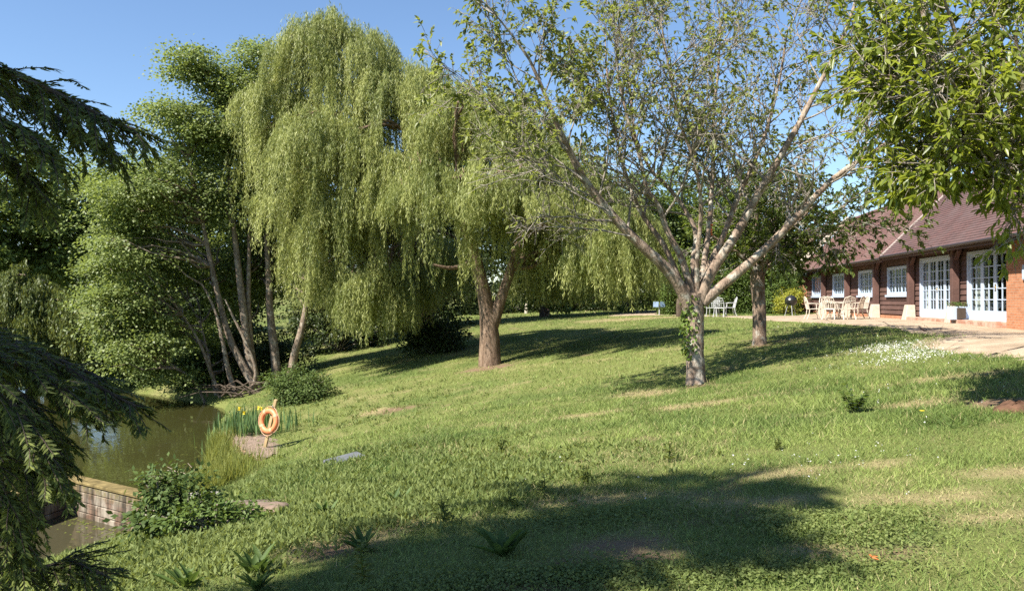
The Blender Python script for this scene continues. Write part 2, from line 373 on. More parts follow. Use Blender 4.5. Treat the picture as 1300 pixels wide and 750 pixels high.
# ------------------------------------------------------------------ foliage builders
def rdir(n): return unit(rng.normal(size=(n, 3)))
def willow_leaves(lobes, dens, L=.15, W=.032):
    """lobes: (x, y, ztop, r, dome height, zbot) -> leaf arrays of strands that hang in tresses from each dome"""
    P, D, Nn, TT = [], [], [], []
    for x, y, zt, r, hz, zb in lobes:
        nt = int(dens*r*r*2.2)+7
        for _ in range(nt):
            a = rng.random()*2*PI; rho = rng.random()**.42
            cx_, cy_ = x+math.cos(a)*rho*r, y+math.sin(a)*rho*r; z0 = zt-hz*rho**2.2-rng.random()*.3
            out = np.array([math.cos(a), math.sin(a), 0])*rho
            full = max(.6, z0-zb); ln0 = full*(.55+.45*rng.random()) if rng.random() < .38 else min(full, .9+1.5*rng.random())
            ns = rng.integers(14, 30); sway = rng.normal(size=2)*.12; tb = .1+.65*rng.random(); wd = .10+.1*rng.random()
            for k in range(ns):
                s0 = np.array([cx_, cy_, z0])+rng.normal(size=3)*[wd, wd, .14]
                ln = ln0*(.55+.5*rng.random()); m = max(6, int(ln*24)); tt = np.sort(rng.random(m))
                q = tt*ln
                px = s0+out*(.5*(1-np.exp(-q*1.3)))[:, None]+np.stack([sway[0]*np.sin(q*.9+k*.1), sway[1]*np.sin(q*.8+k*.2), -q+.22*(1-np.exp(-q*3))], 1)
                P.append(px+rng.normal(size=(m, 3))*.02); D.append(np.tile([0, 0, -1.0], (m, 1))+rng.normal(size=(m, 3))*[.36, .36, .2])
                Nn.append(np.tile(out*.9+np.array([0, 0, .35]), (m, 1))+rng.normal(size=(m, 3))*.6); TT.append(np.clip(tb+rng.normal(size=m)*.2+.12*np.minimum(q-1, 1.5), 0, 1))
    P = np.concatenate(P); D = np.concatenate(D); n = len(P); print('willow leaves', n)
    return P, D, np.concatenate(Nn), L*(.7+.6*rng.random(n)), W*(.8+.5*rng.random(n)), np.concatenate(TT)
def crown_leaves(ells, nclump, per, L, W, flat=.45, cr=.6, droop=.25, shell=.45):
    """ells: (x, y, z, rx, ry, rz); leaf clumps spread through the volume, denser towards the outside"""
    vol = np.array([e[3]*e[4]*e[5] for e in ells])**.75; vol = vol/vol.sum(); P, D, Nn, cc = [], [], [], []
    for e, v in zip(ells, vol):
        k = max(3, int(nclump*v)); u = rdir(k); rr = rng.random(k)**shell
        c = np.array(e[:3])+u*rr[:, None]*np.array(e[3:6]); cc.append(c)
        for ci, ui in zip(c, u):
            m = max(4, int(per*(.5+rng.random()))); s = cr*(.55+.8*rng.random())
            p = rng.normal(size=(m, 3))*np.array([s, s, s*flat])*.55
            p[:, 2] -= .25*(p[:, 0]**2+p[:, 1]**2)/max(s, .1)
            P.append(ci+p); o = unit(p+ui*.4*s+1e-6)
            D.append(o*[1, 1, .5]+np.array([0, 0, -droop])+rng.normal(size=(m, 3))*.45)
            Nn.append(np.tile([0, 0, .75], (m, 1))+ui*.75+rng.normal(size=(m, 3))*.5)
    P = np.concatenate(P); n = len(P)
    return (P, np.concatenate(D), np.concatenate(Nn), L*(.65+.6*rng.random(n)), W*(.7+.6*rng.random(n))), np.concatenate(cc)
def tints(P, s=1.2, seed=5, a=.6):
    return np.clip(a*rng.random(len(P))+(1-a)*(fbm(P[:, 0]+P[:, 2]*.7, P[:, 1]+P[:, 2], s, seed)*1.7-.35), 0, 1)
def leaf_obj(name, arr, mat, parent, rich=False, tint=None):
    P, D, Nn, L, W = arr
    return link(name, leaf_mesh(name, P, D, Nn, L, W, tints(P) if tint is None else tint, rich=rich), mat, parent, local=False)
def curve(a, b, n=6, sag=0.0, wob=.06):
    a = np.asarray(a, float); b = np.asarray(b, float); t = np.linspace(0, 1, n)[:, None]; d = np.linalg.norm(b-a)
    p = a+(b-a)*t; p[:, 2] += sag*d*np.sin(t[:, 0]*PI); p[1:-1] += rng.normal(size=(n-2, 3))*wob*d*.35; return p
def smooth_path(P, n):
    P = np.asarray(P, float); k = len(P); t = np.linspace(0, k-1, n); i = np.clip(np.floor(t).astype(int), 0, k-2); f = (t-i)[:, None]
    p0 = P[np.clip(i-1, 0, k-1)]; p1 = P[i]; p2 = P[i+1]; p3 = P[np.clip(i+2, 0, k-1)]
    return .5*((2*p1)+(-p0+p2)*f+(2*p0-5*p1+4*p2-p3)*f**2+(-p0+3*p1-3*p2+p3)*f**3)
def limbs_to(T, trunk, centers, r0, frac=.35, sides=5, sag=.08, lo=.25):
    """limbs from points along the trunk to a share of the clump centres"""
    trunk = np.asarray(trunk)
    for c in centers[rng.random(len(centers)) < frac]:
        d = np.linalg.norm(trunk-c, axis=1)+np.maximum(0, trunk[:, 2]-c[2]+.5)*2.0
        k = int(len(trunk)*lo); j = k+int(np.argmin(d[k:])); a = trunk[j]
        ln = np.linalg.norm(c-a); n = 6; T.add(curve(a, c, n, sag, .12), np.linspace(min(r0, .016*ln+.015), .008, n), sides)
def flare(p, r, base=1.35):
    return r
def trunk_obj(parent, paths, mat, sides=12, name='trunk'):
    T = Tubes()
    for p, r in paths:
        T.add(p, r, sides, .10)
    return link(name, T.mesh(name), mat, parent, local=False)

def simple_tree(name, base, label, cat, crown, leaf, bark, r=.25, nclump=260, per=90, L=.14, W=.09, group=None, frac=.25, lean=(0, 0), top=None, cr=.75, kids='foliage', flat=.45, shell=.45):
    """one trunk, limbs, a crown of clumps"""
    base = np.asarray(base, float); root = empty(name, base, label, cat, group)
    zt = top if top is not None else max(e[2]+e[5]*.5 for e in crown)
    cx_ = np.mean([e[0] for e in crown]); cy_ = np.mean([e[1] for e in crown])
    tp = smooth_path([base-[0, 0, .3], base+[lean[0]*.2, lean[1]*.2, (zt-base[2])*.25], [base[0]*.5+cx_*.5+lean[0], base[1]*.5+cy_*.5+lean[1], base[2]+(zt-base[2])*.6], [cx_+lean[0], cy_+lean[1], zt]], 14)
    arr, cc = crown_leaves(crown, nclump, per, L, W, cr=cr, flat=flat, shell=shell)
    T = Tubes(); rad = np.linspace(r, r*.2, 14); rad[0] *= 1.35; rad[1] *= 1.1
    T.add(tp, rad, 10, .1)
    link('trunk', T.mesh('trunk'), bark, root, local=False)
    T = Tubes(); limbs_to(T, tp, cc, r*.45, frac)
    link('branches', T.mesh('branches'), bark, root, local=False)
    leaf_obj(kids, arr, leaf, root)
    return root

def lobe(px, ptop, pr, pbot, Y, dome=.55):
    p = at(px, ptop, Y); r = pr/F*Y; return (p[0], p[1], p[2], r, r*dome*1.6, EYE+(HY-pbot)/F*Y)

# ------------------------------------------------------------------ willows
def willow(label, base, trunk_paths, lobes, dens, mat='willow', barks='b_willow', L=.145, W=.021, name='weeping_willow'):
    root = empty(name, base, label, 'tree')
    T = Tubes()
    for p, r in trunk_paths: T.add(smooth_path(p, 14), np.interp(np.linspace(0, 1, 14), np.linspace(0, 1, len(r)), r), 14, .12)
    link('trunk', T.mesh('trunk'), M[barks], root, local=False)
    ends = np.concatenate([smooth_path(p, 14)[6:] for p, r in trunk_paths])
    T = Tubes()
    for x, y, zt, r, hz, zb in lobes:
        for k in range(4):
            a = rng.random()*2*PI; c = np.array([x+math.cos(a)*r*.5, y+math.sin(a)*r*.5, zt-hz*.35-.1])
            d = np.linalg.norm(ends-c, axis=1)+np.maximum(0, ends[:, 2]-c[2])*1.5; s = ends[int(np.argmin(d))]
            T.add(curve(s, c, 8, .16, .08), np.linspace(.085, .015, 8), 6)
    link('branches', T.mesh('branches'), M[barks], root, local=False)
    leaf_obj('foliage', (wl := willow_leaves(lobes, dens, L, W))[:5], M[mat], root, tint=wl[5])
    return root
b0 = ghit(622, 463); YW = b0[1]
wa_lobes = [lobe(600, 105, 55, 300, YW-.5), lobe(655, 120, 60, 300, YW+1), lobe(655, 205, 55, 300, YW-2), lobe(705, 170, 60, 390, YW-1), lobe(700, 260, 45, 392, YW+1.5), lobe(755, 215, 60, 396, YW-.5),
    lobe(760, 275, 50, 392, YW-2), lobe(805, 265, 40, 385, YW), lobe(680, 320, 40, 388, YW+3), lobe(598, 205, 42, 285, YW-2.5), lobe(810, 320, 35, 385, YW+2), lobe(730, 330, 45, 388, YW+3)]
willow('weeping willow with a forked brown trunk standing on the lawn', b0,
    [([b0-[0, 0, .3], at(621, 420, YW), at(617, 385, YW), at(605, 335, YW-.2), at(592, 290, YW-.4), at(582, 240, YW-.2), at(580, 205, YW+.3)], [.43, .31, .26, .21, .17, .11, .05]),
     ([at(622, 420, YW), at(630, 395, YW), at(641, 365, YW+.1), at(652, 330, YW+.2), at(668, 280, YW+.3), at(690, 220, YW+.3)], [.24, .22, .165, .15, .12, .05]),
     ([at(603, 330, YW), at(585, 338, YW-.3), at(568, 340, YW-.5), at(550, 336, YW-.7)], [.1, .08, .06, .04])], wa_lobes, 5.0)
YB = 30.0
bb = np.array([at(543, 430, 34)[0], 34, 0]); bb[2] = gz(bb[0], bb[1])
wb_lobes = [lobe(412, 3, 42, 190, YB), lobe(385, 30, 45, 230, YB-1), lobe(450, 25, 55, 230, YB), lobe(500, 70, 55, 250, YB-.5), lobe(535, 95, 45, 260, YB), lobe(348, 95, 42, 300, YB-.5), lobe(400, 130, 50, 300, YB-2),
    lobe(455, 150, 50, 330, YB-2), lobe(330, 160, 26, 300, YB), lobe(375, 210, 45, 400, YB-1), lobe(430, 240, 45, 420, YB-1.5), lobe(475, 240, 40, 440, YB-1), lobe(510, 190, 40, 330, YB-2.5), lobe(552, 195, 38, 395, YB-4),
    lobe(520, 225, 28, 290, YB-3.7), lobe(420, 330, 35, 400, YB), lobe(470, 330, 40, 445, YB), lobe(520, 330, 35, 425, YB+1), lobe(555, 300, 35, 400, YB+2), lobe(575, 140, 35, 280, YB-1), lobe(575, 300, 45, 400, YB+3), lobe(566, 100, 34, 260, YB-1.5), lobe(545, 75, 28, 230, YB), lobe(485, 330, 30, 442, YB-1.5), lobe(455, 340, 28, 440, YB-2), lobe(500, 345, 25, 425, YB-1)]
willow('tallest weeping willow, pale green crown reaching the top of the view', bb,
    [([bb-[0, 0, .3], at(540, 380, 33.8), at(525, 320, 32.8), at(490, 230, YB+1), at(455, 140, YB), at(430, 60, YB)], [.36, .27, .25, .22, .16, .07]),
     ([at(528, 330, 33), at(525, 270, YB+1), at(530, 200, YB-.5), at(535, 140, YB-.5)], [.25, .2, .14, .06])], wb_lobes, 5.2)
# small weeping tree beyond the pond
YS = 34.0; sb = np.array([at(40, 470, YS)[0], YS, 0]); sb[2] = gz(sb[0], sb[1])
ws_lobes = [lobe(30, 335, 40, 450, YS), lobe(-15, 345, 50, 470, YS), lobe(65, 370, 30, 460, YS-.5), lobe(85, 395, 22, 460, YS-1), lobe(20, 395, 40, 470, YS-1.5), lobe(-50, 340, 60, 470, YS), lobe(50, 420, 45, 490, YS+1)]
willow('small weeping tree drooping over the far side of the pond', sb, [([sb-[0, 0, .2], at(40, 430, YS), at(32, 390, YS), at(20, 350, YS)], [.25, .2, .14, .06])], ws_lobes, 5, 'weep', 'b_dark', .17, .04)

# ------------------------------------------------------------------ alder (many stems) by the pond
YA = 30.5
ab = np.array([at(325, 500, YA)[0], YA, 0]); ab[2] = gz(ab[0], ab[1])
root = empty('alder_tree', ab, 'many stemmed alder leaning out over the pond', 'tree')
stems = [([(330, 500), (312, 470), (292, 430), (278, 380), (265, 320), (252, 260), (238, 200)], .0, .17), ([(328, 500), (318, 465), (312, 420), (305, 360), (298, 300), (290, 220), (285, 140)], .6, .2),
         ([(331, 500), (322, 460), (316, 400), (316, 330), (318, 250), (325, 160), (330, 90)], 1.0, .12), ([(300, 498), (290, 470), (283, 435), (275, 400), (262, 370)], -.5, .12),
         ([(282, 502), (270, 478), (258, 445), (245, 420), (232, 400)], -.8, .09), ([(318, 502), (325, 470), (310, 430), (295, 400), (286, 380)], -.4, .09), ([(262, 508), (250, 490), (238, 475), (215, 460)], -1, .06), ([(275, 503), (268, 470), (262, 440), (255, 410)], .2, .07)]
ends = []
for k, (pp, dy, r) in enumerate(stems):
    P = [at(x, y, YA+dy*(.4+.6*i_/len(pp))) for i_, (x, y) in enumerate(pp)]; P[0][2] = min(P[0][2], gz(P[0][0], P[0][1])-.15)
    P = smooth_path(P, 14); T = Tubes(); T.add(P, np.linspace(r, r*.3, 14), 9, .12); link('stem', T.mesh('stem'), M['b_alder'], root, local=False); ends.append(P[3:])
ends = np.concatenate(ends)
def pe(px, py, rx, ry, Y, rd): p = at(px, py, Y); return (p[0], p[1], p[2], rx/F*Y, rd, ry/F*Y)
al = [pe(250, 95, 32, 35, YA, 1.0), pe(318, 80, 38, 40, YA+.5, 1.2), pe(235, 160, 60, 50, YA, 1.8), pe(300, 170, 60, 60, YA+.5, 2), pe(195, 240, 55, 50, YA-.5, 1.8), pe(265, 240, 78, 50, YA+1.3, 1.9), pe(180, 320, 55, 45, YA-.8, 1.8),
      pe(215, 330, 45, 50, YA+1.2, 1.6), pe(290, 340, 50, 55, YA+2.6, 1.2), pe(285, 430, 45, 45, YA+3.4, 1.0), pe(175, 395, 50, 42, YA-1.0, 1.6), pe(205, 415, 45, 42, YA-.6, 1.6), pe(175, 450, 36, 26, YA-1.3, 1.2), pe(150, 425, 20, 16, YA-1.2, .8), pe(215, 475, 22, 14, YA-1.0, .8), pe(128, 330, 14, 14, YA, .8), pe(235, 100, 20, 18, YA, .8), pe(200, 140, 18, 16, YA, .8), pe(340, 60, 20, 18, YA+.5, .8), pe(275, 120, 40, 34, YA+.2, 1.2), pe(312, 110, 34, 36, YA+.4, 1.2), pe(255, 75, 26, 24, YA, 1), pe(225, 150, 34, 30, YA, 1.2), pe(340, 240, 40, 80, YA+1.5, 1.6), pe(150, 300, 28, 40, YA, 1.2), pe(205, 200, 35, 30, YA, 1.2), pe(150, 230, 30, 28, YA+.5, 1.2), pe(140, 360, 30, 34, YA-.2, 1.2), pe(165, 275, 40, 35, YA, 1.4), pe(330, 330, 50, 60, YA+2.2, 1.4)]
arr, cc = crown_leaves([(e[0]+rng.normal()*.2, e[1]+rng.normal()*.3, e[2]+rng.normal()*.2, e[3]*(.75+.5*rng.random()), e[4], e[5]*(.75+.5*rng.random())) for e in al], 860, 150, .115, .085, cr=.72, flat=.3, shell=.42, droop=.4)
T = Tubes(); limbs_to(T, ends, cc, .06, .22, 4, .05, 0); link('branches', T.mesh('branches'), M['b_alder'], root, local=False)
leaf_obj('foliage', arr, M['alder'], root)
for k, (pp, lab) in enumerate([([(352, 488), (349, 450), (343, 400), (341, 350), (338, 290), (336, 200)], 'upright brown trunked tree between alder and willow'), ([(367, 487), (374, 450), (385, 410), (393, 360), (397, 320), (402, 260)], 'slim tree with a trunk tilting towards the tall willow')]):
    Y = 31.5-k*.5; g = np.array([at(*pp[0], Y)[0], Y, 0]); g[2] = gz(g[0], g[1])
    P = [at(x, y, Y) for x, y in pp]; P[0][2] = g[2]-.2; P = smooth_path(P, 14)
    r_ = empty('alder_tree', g, lab, 'tree'); T = Tubes(); T.add(P, np.linspace(.2-.03*k, .07, 14), 10, .12); link('trunk', T.mesh('trunk'), M['b_alder'], r_, local=False)
    arr, cc = crown_leaves([pe(340+30*k, 190, 40, 80, Y+1, 1.5), pe(345+20*k, 320, 38, 50, Y+2.0, 1.2)], 190, 80, .115, .085, cr=.6)
    T = Tubes(); limbs_to(T, P, cc, .05, .3, 4); link('branches', T.mesh('branches'), M['b_alder'], r_, local=False); leaf_obj('foliage', arr, M['alder'], r_)

# ------------------------------------------------------------------ trees behind
def back_tree(px, ptop, pw, pbot, Y, label, leaf='bg', n=260, per=80, L=.2, W=.14, name='tree', r=.25, rd=2.5, **kw):
    g = np.array([at(px, 400, Y)[0], Y, 0]); g[2] = gz(g[0], g[1]); H = pbot-ptop
    cr = [pe(px, ptop+H*.28, pw*.62, H*.3, Y, rd*.8), pe(px-pw*.42, ptop+H*.52, pw*.55, H*.28, Y-.5, rd*.8), pe(px+pw*.42, ptop+H*.5, pw*.55, H*.28, Y+.4, rd*.8), pe(px, ptop+H*.68, pw*.8, H*.32, Y, rd)]
    return simple_tree(name, g, label, 'tree', cr, M[leaf], M['b_dark'], r, n, per, L, W, **kw)
back_tree(65, 178, 95, 385, 46, 'dark spreading oak with sky showing through its crown', 'oak', 430, 75, .22, .15, 'oak_tree', .4, 3.5, frac=.5, shell=.4)
back_tree(-60, 180, 90, 400, 42, 'dark oak at the far edge of the pond', 'oak', 260, 70, .22, .15, 'oak_tree', .4, 3.5)
back_tree(170, 195, 50, 375, 50, 'green broadleaf tree behind the leaning alder', 'bg', 300, 75, .2, .14, 'broadleaf_tree')
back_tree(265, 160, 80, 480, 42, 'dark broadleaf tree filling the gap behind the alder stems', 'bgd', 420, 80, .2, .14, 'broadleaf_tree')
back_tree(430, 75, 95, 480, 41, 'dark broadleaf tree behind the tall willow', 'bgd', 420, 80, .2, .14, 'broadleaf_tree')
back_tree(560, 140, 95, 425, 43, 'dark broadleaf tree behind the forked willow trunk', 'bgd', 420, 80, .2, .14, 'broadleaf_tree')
back_tree(690, 165, 85, 400, 48, 'broadleaf tree rising behind the lower willow fronds', 'bg', 380, 80, .2, .14, 'broadleaf_tree')
back_tree(800, 200, 80, 400, 52, 'broadleaf tree behind the bare cherry limbs', 'bg', 340, 80, .2, .14, 'broadleaf_tree')
back_tree(868, 200, 60, 395, 54, 'broadleaf tree showing between the upright cherry limbs', 'bg', 300, 70, .2, .14, 'broadleaf_tree')
back_tree(925, 215, 70, 395, 56, 'broadleaf tree behind the clipped hedge', 'bg', 300, 70, .2, .14, 'broadleaf_tree')
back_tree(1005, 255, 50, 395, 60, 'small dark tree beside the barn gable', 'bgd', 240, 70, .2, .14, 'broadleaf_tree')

# ------------------------------------------------------------------ cherry tree
class Grow:
    def __init__(s): s.T = Tubes(); s.P = []; s.D = []; s.N = []
    def twig(s, p, d, ln, r, leafn, dr=.25):
        n = 4; pts = [p]; v = d.copy()
        for k in range(n-1):
            v = unit(v+rng.normal(size=3)*.16+np.array([0, 0, -.05])); pts.append(pts[-1]+v*ln/(n-1))
        s.T.add(pts, np.linspace(r, .003, n), 3)
        pts = np.array(pts)
        if leafn:
            tt = .35+.65*rng.random(leafn); q = np.stack([np.interp(tt*(n-1), np.arange(n), pts[:, a]) for a in range(3)], 1)
            s.P.append(q); s.D.append(v+rng.normal(size=(leafn, 3))*.6+np.array([0, 0, -dr])); s.N.append(np.array([0, 0, 1.0])+rng.normal(size=(leafn, 3))*.5)
        return pts
    def branch(s, p, d, ln, r, level, leaff, up=.06):
        n = 6; pts = [p]; v = unit(d)
        for k in range(n-1):
            v = unit(v+rng.normal(size=3)*.15+np.array([0, 0, up])); pts.append(pts[-1]+v*ln/(n-1))
        pts = np.array(pts); s.T.add(pts, np.linspace(r, max(.004, r*.3), n), 5 if r > .02 else 4)
        m = int(3+ln*3.0) if level else int(2+ln*5)
        for k in range(m):
            f = .25+.75*rng.random(); q = np.array([np.interp(f*(n-1), np.arange(n), pts[:, a]) for a in range(3)])
            side = unit(np.cross(v, rng.normal(size=3))); dd = unit(v*.65+side*.75+np.array([0, 0, .1]))
            if level: s.branch(q, dd, ln*(.35+.2*rng.random()), r*.5, level-1, leaff, up*.5)
            else: s.twig(q, dd, .18+.25*rng.random(), .006, leaff(q))
        s.twig(pts[-1], v, .3, .006, leaff(pts[-1])*2)
cb_ = ghit(883, 487); YC = cb_[1]
root = empty('cherry_tree', cb_, 'old cherry tree with bare spreading limbs, ivy on its trunk', 'tree')
T = Tubes(); P = smooth_path([at(884, 490, YC)-[0, 0, .15], at(883, 470, YC), at(882, 430, YC), at(882, 400, YC), at(882, 372, YC)], 14)
T.add(P, np.interp(np.linspace(0, 1, 14), [0, .12, .4, .8, 1], [.31, .21, .18, .19, .17]), 16, .1)
link('trunk', T.mesh('trunk'), M['b_cherry'], root, local=False)
G = Grow()
limbs = [([(876, 392), (862, 362), (840, 335), (805, 303), (770, 265), (742, 228), (722, 190), (708, 160), (690, 115), (672, 75)], -1.4, .125, .028),
    ([(878, 388), (858, 345), (842, 310), (815, 272), (800, 238), (790, 205), (782, 170), (775, 130), (770, 85)], .8, .062, .02),
    ([(882, 385), (866, 330), (848, 295), (836, 262), (822, 240), (811, 195), (797, 150), (785, 100)], -.3, .07, .02),
    ([(884, 378), (880, 335), (884, 300), (872, 270), (847, 236), (826, 215), (806, 170), (800, 110), (790, 50)], 1.3, .06, .018),
    ([(887, 380), (894, 335), (900, 290), (904, 240), (906, 200), (906, 150), (912, 90), (915, 30)], .9, .065, .018),
    ([(889, 382), (903, 345), (932, 302), (958, 255), (985, 208), (1013, 160), (1040, 108), (1066, 58), (1085, 10)], -.6, .105, .03),
    ([(889, 380), (897, 345), (918, 300), (935, 255), (958, 205), (975, 160), (990, 100), (1000, 40)], .6, .07, .02),
    ([(892, 384), (915, 364), (948, 337), (985, 303), (1018, 268), (1048, 236), (1078, 212), (1110, 192), (1140, 170), (1165, 140)], -1.0, .105, .018),
    ([(886, 376), (885, 330), (890, 270), (884, 215), (862, 150), (850, 90), (840, 30)], -1.2, .05, .015)]
def cherry_leaf(q):
    px = CX+F*q[0]/q[1]; h = q[2]
    z = sstep(3.6, 5.2, h); k = .06+.50*z*(1.45 if q[0] < 1.8 else .40)
    k *= .55+1.0*fbm(np.array([q[0]+q[2]]), np.array([q[1]-q[2]]), .9, 8)[0]
    return int(rng.poisson(max(0, 7*k)))
for pp, dy, r0, r1 in limbs:
    n = 26; L3 = smooth_path([at(x, y, YC+dy*(i_/(len(pp)-1))) for i_, (x, y) in enumerate(pp)], n)
    T = Tubes(); T.add(L3, np.linspace(r0*1.06, r1, n)*(1+.25*np.exp(-np.arange(n)/2.5)), 10, .1)
    link('limb', T.mesh('limb'), M['b_cherry'], root, local=False)
    Tn = unit(np.gradient(L3, axis=0))
    for k in range(14):
        f = .34+.64*((k+rng.random())/14); j = min(n-1, int(f*n)); side = unit(np.cross(Tn[j], rng.normal(size=3)))
        d = unit(Tn[j]*.55+side*.8+np.array([0, 0, .18])); G.branch(L3[j], d, .9+1.3*rng.random(), .026*(1.2-f)+.008, 1, cherry_leaf)
    G.branch(L3[-1], Tn[-1], 1.6, r1, 1, cherry_leaf); G.branch(L3[-3], unit(Tn[-3]+rng.normal(size=3)*.4), 1.5, r1*.8, 1, cherry_leaf)
# long bare shoots reaching out to the left, as in life
for pp, dy in [([(740, 228), (690, 190), (640, 150), (600, 110), (565, 85)], -1.6), ([(800, 300), (760, 292), (700, 288), (690, 292)], -.8), ([(720, 190), (670, 130), (640, 60), (620, 20)], -1.2), ([(708, 165), (660, 160), (620, 130), (590, 110)], -.5), ([(772, 268), (720, 240), (680, 215), (650, 190)], -2)]:
    L3 = smooth_path([at(x, y, YC+dy) for x, y in pp], 10); G.T.add(L3, np.linspace(.022, .006, 10), 5)
    for j in range(2, 10):
        for q in range(2): G.branch(L3[j], unit(L3[j]-L3[j-1]+rng.normal(size=3)*.18), .5+.7*rng.random(), .008, 0, cherry_leaf)
link('branches', G.T.mesh('branches'), M['b_twig'], root, local=False)
Pl = np.concatenate(G.P); n = len(Pl)
leaf_obj('foliage', (Pl, np.concatenate(G.D), np.concatenate(G.N), .105*(.7+.6*rng.random(n)), .055*(.8+.4*rng.random(n))), M['cherry'], root, rich=True)
print('cherry leaves', n)
# ivy on the cherry trunk, orange growth on a limb
n = 300; a = rng.normal(size=n)*.75+PI*1.02; z = rng.random(n)**.8*1.35
iv = np.stack([cb_[0]+np.cos(a)*.2, cb_[1]+np.sin(a)*.2, cb_[2]+.5+z], 1); iv += rng.normal(size=(n, 3))*.03; iv[:, 0] -= .05*np.sin(z*2.2)
o = empty('ivy', (cb_[0]-.2, cb_[1], cb_[2]+.4), 'bright ivy climbing the trunk of the bare limbed cherry', 'ivy')
out = np.stack([np.cos(a), np.sin(a), np.zeros(n)], 1)
leaf_obj('foliage', (iv, out*.5+np.array([0, 0, -.7])+rng.normal(size=(n, 3))*.4, out+rng.normal(size=(n, 3))*.3, np.full(n, .085), np.full(n, .07)), M['ivy'], o)
T = Tubes(); T.add([(cb_[0]-.19, cb_[1]-.06, cb_[2]-.05), (cb_[0]-.185, cb_[1]-.08, cb_[2]+.7), (cb_[0]-.19, cb_[1]-.03, cb_[2]+1.3), (cb_[0]-.22, cb_[1]-.03, cb_[2]+1.8)], .014, 5); link('stem', T.mesh('stem'), M['b_twig'], o, local=False)
p = at(901, 292, YC+.3); g = Geo()
for k in range(5): 
    q = p+np.array([rng.normal()*.012, -.03+rng.normal()*.01, .1-.05*k]); g.lathe([(.005, -.03), (.05, -.02), (.062, 0), (.045, .022), (.005, .03)], 10, q)
tag(g.obj('bracket_fungus', plain('orange_growth', (.5, .13, .04), .7), smooth=True), 'small orange growth part way up a cherry limb', 'fungus')

# ------------------------------------------------------------------ second cherry
tb = ghit(964, 437); YT = tb[1]
root = empty('cherry_tree', tb, 'shorter cherry tree with one straight trunk, nearer the barn', 'tree')
T = Tubes(); P = smooth_path([tb-[0, 0, .2], at(964, 425, YT), at(964, 395, YT), at(962, 365, YT), at(962, 345, YT)], 12)
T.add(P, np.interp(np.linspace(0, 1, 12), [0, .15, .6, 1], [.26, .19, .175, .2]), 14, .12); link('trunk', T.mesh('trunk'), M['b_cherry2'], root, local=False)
G = Grow()
lf2 = lambda q: int(rng.poisson(7))
for ex, ey, dy in [(905, 300, -.5), (930, 262, .8), (960, 235, -.6), (1000, 240, .6), (1040, 255, -.8), (1072, 262, .3), (1085, 280, -.6), (1010, 280, -1.8), (950, 300, 1.6), (985, 260, 1.8), (1050, 285, 1.2)]:
    L3 = smooth_path([at(962, 348, YT), at(962+(ex-962)*.35, 348+(ey-348)*.45, YT+dy*.3), at(ex, ey, YT+dy)], 12)
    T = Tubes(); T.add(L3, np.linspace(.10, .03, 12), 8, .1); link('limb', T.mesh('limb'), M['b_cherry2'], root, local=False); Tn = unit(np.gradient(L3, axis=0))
    for k in range(9):
        j = 3+k; d = unit(Tn[j]*.5+unit(np.cross(Tn[j], rng.normal(size=3)))*.9); G.branch(L3[j], d, (.7+.8*rng.random())*(1 if L3[j][2] > 3.1 else .6), .018, 1, lf2, .03)
link('branches', G.T.mesh('branches'), M['b_twig'], root, local=False)
Pl = np.concatenate(G.P); n = len(Pl); print('cherry2 leaves', n)
leaf_obj('foliage', (Pl, np.concatenate(G.D), np.concatenate(G.N), .11*(.7+.6*rng.random(n)), .06*(.8+.4*rng.random(n))), M['cherry2'], root, rich=True)

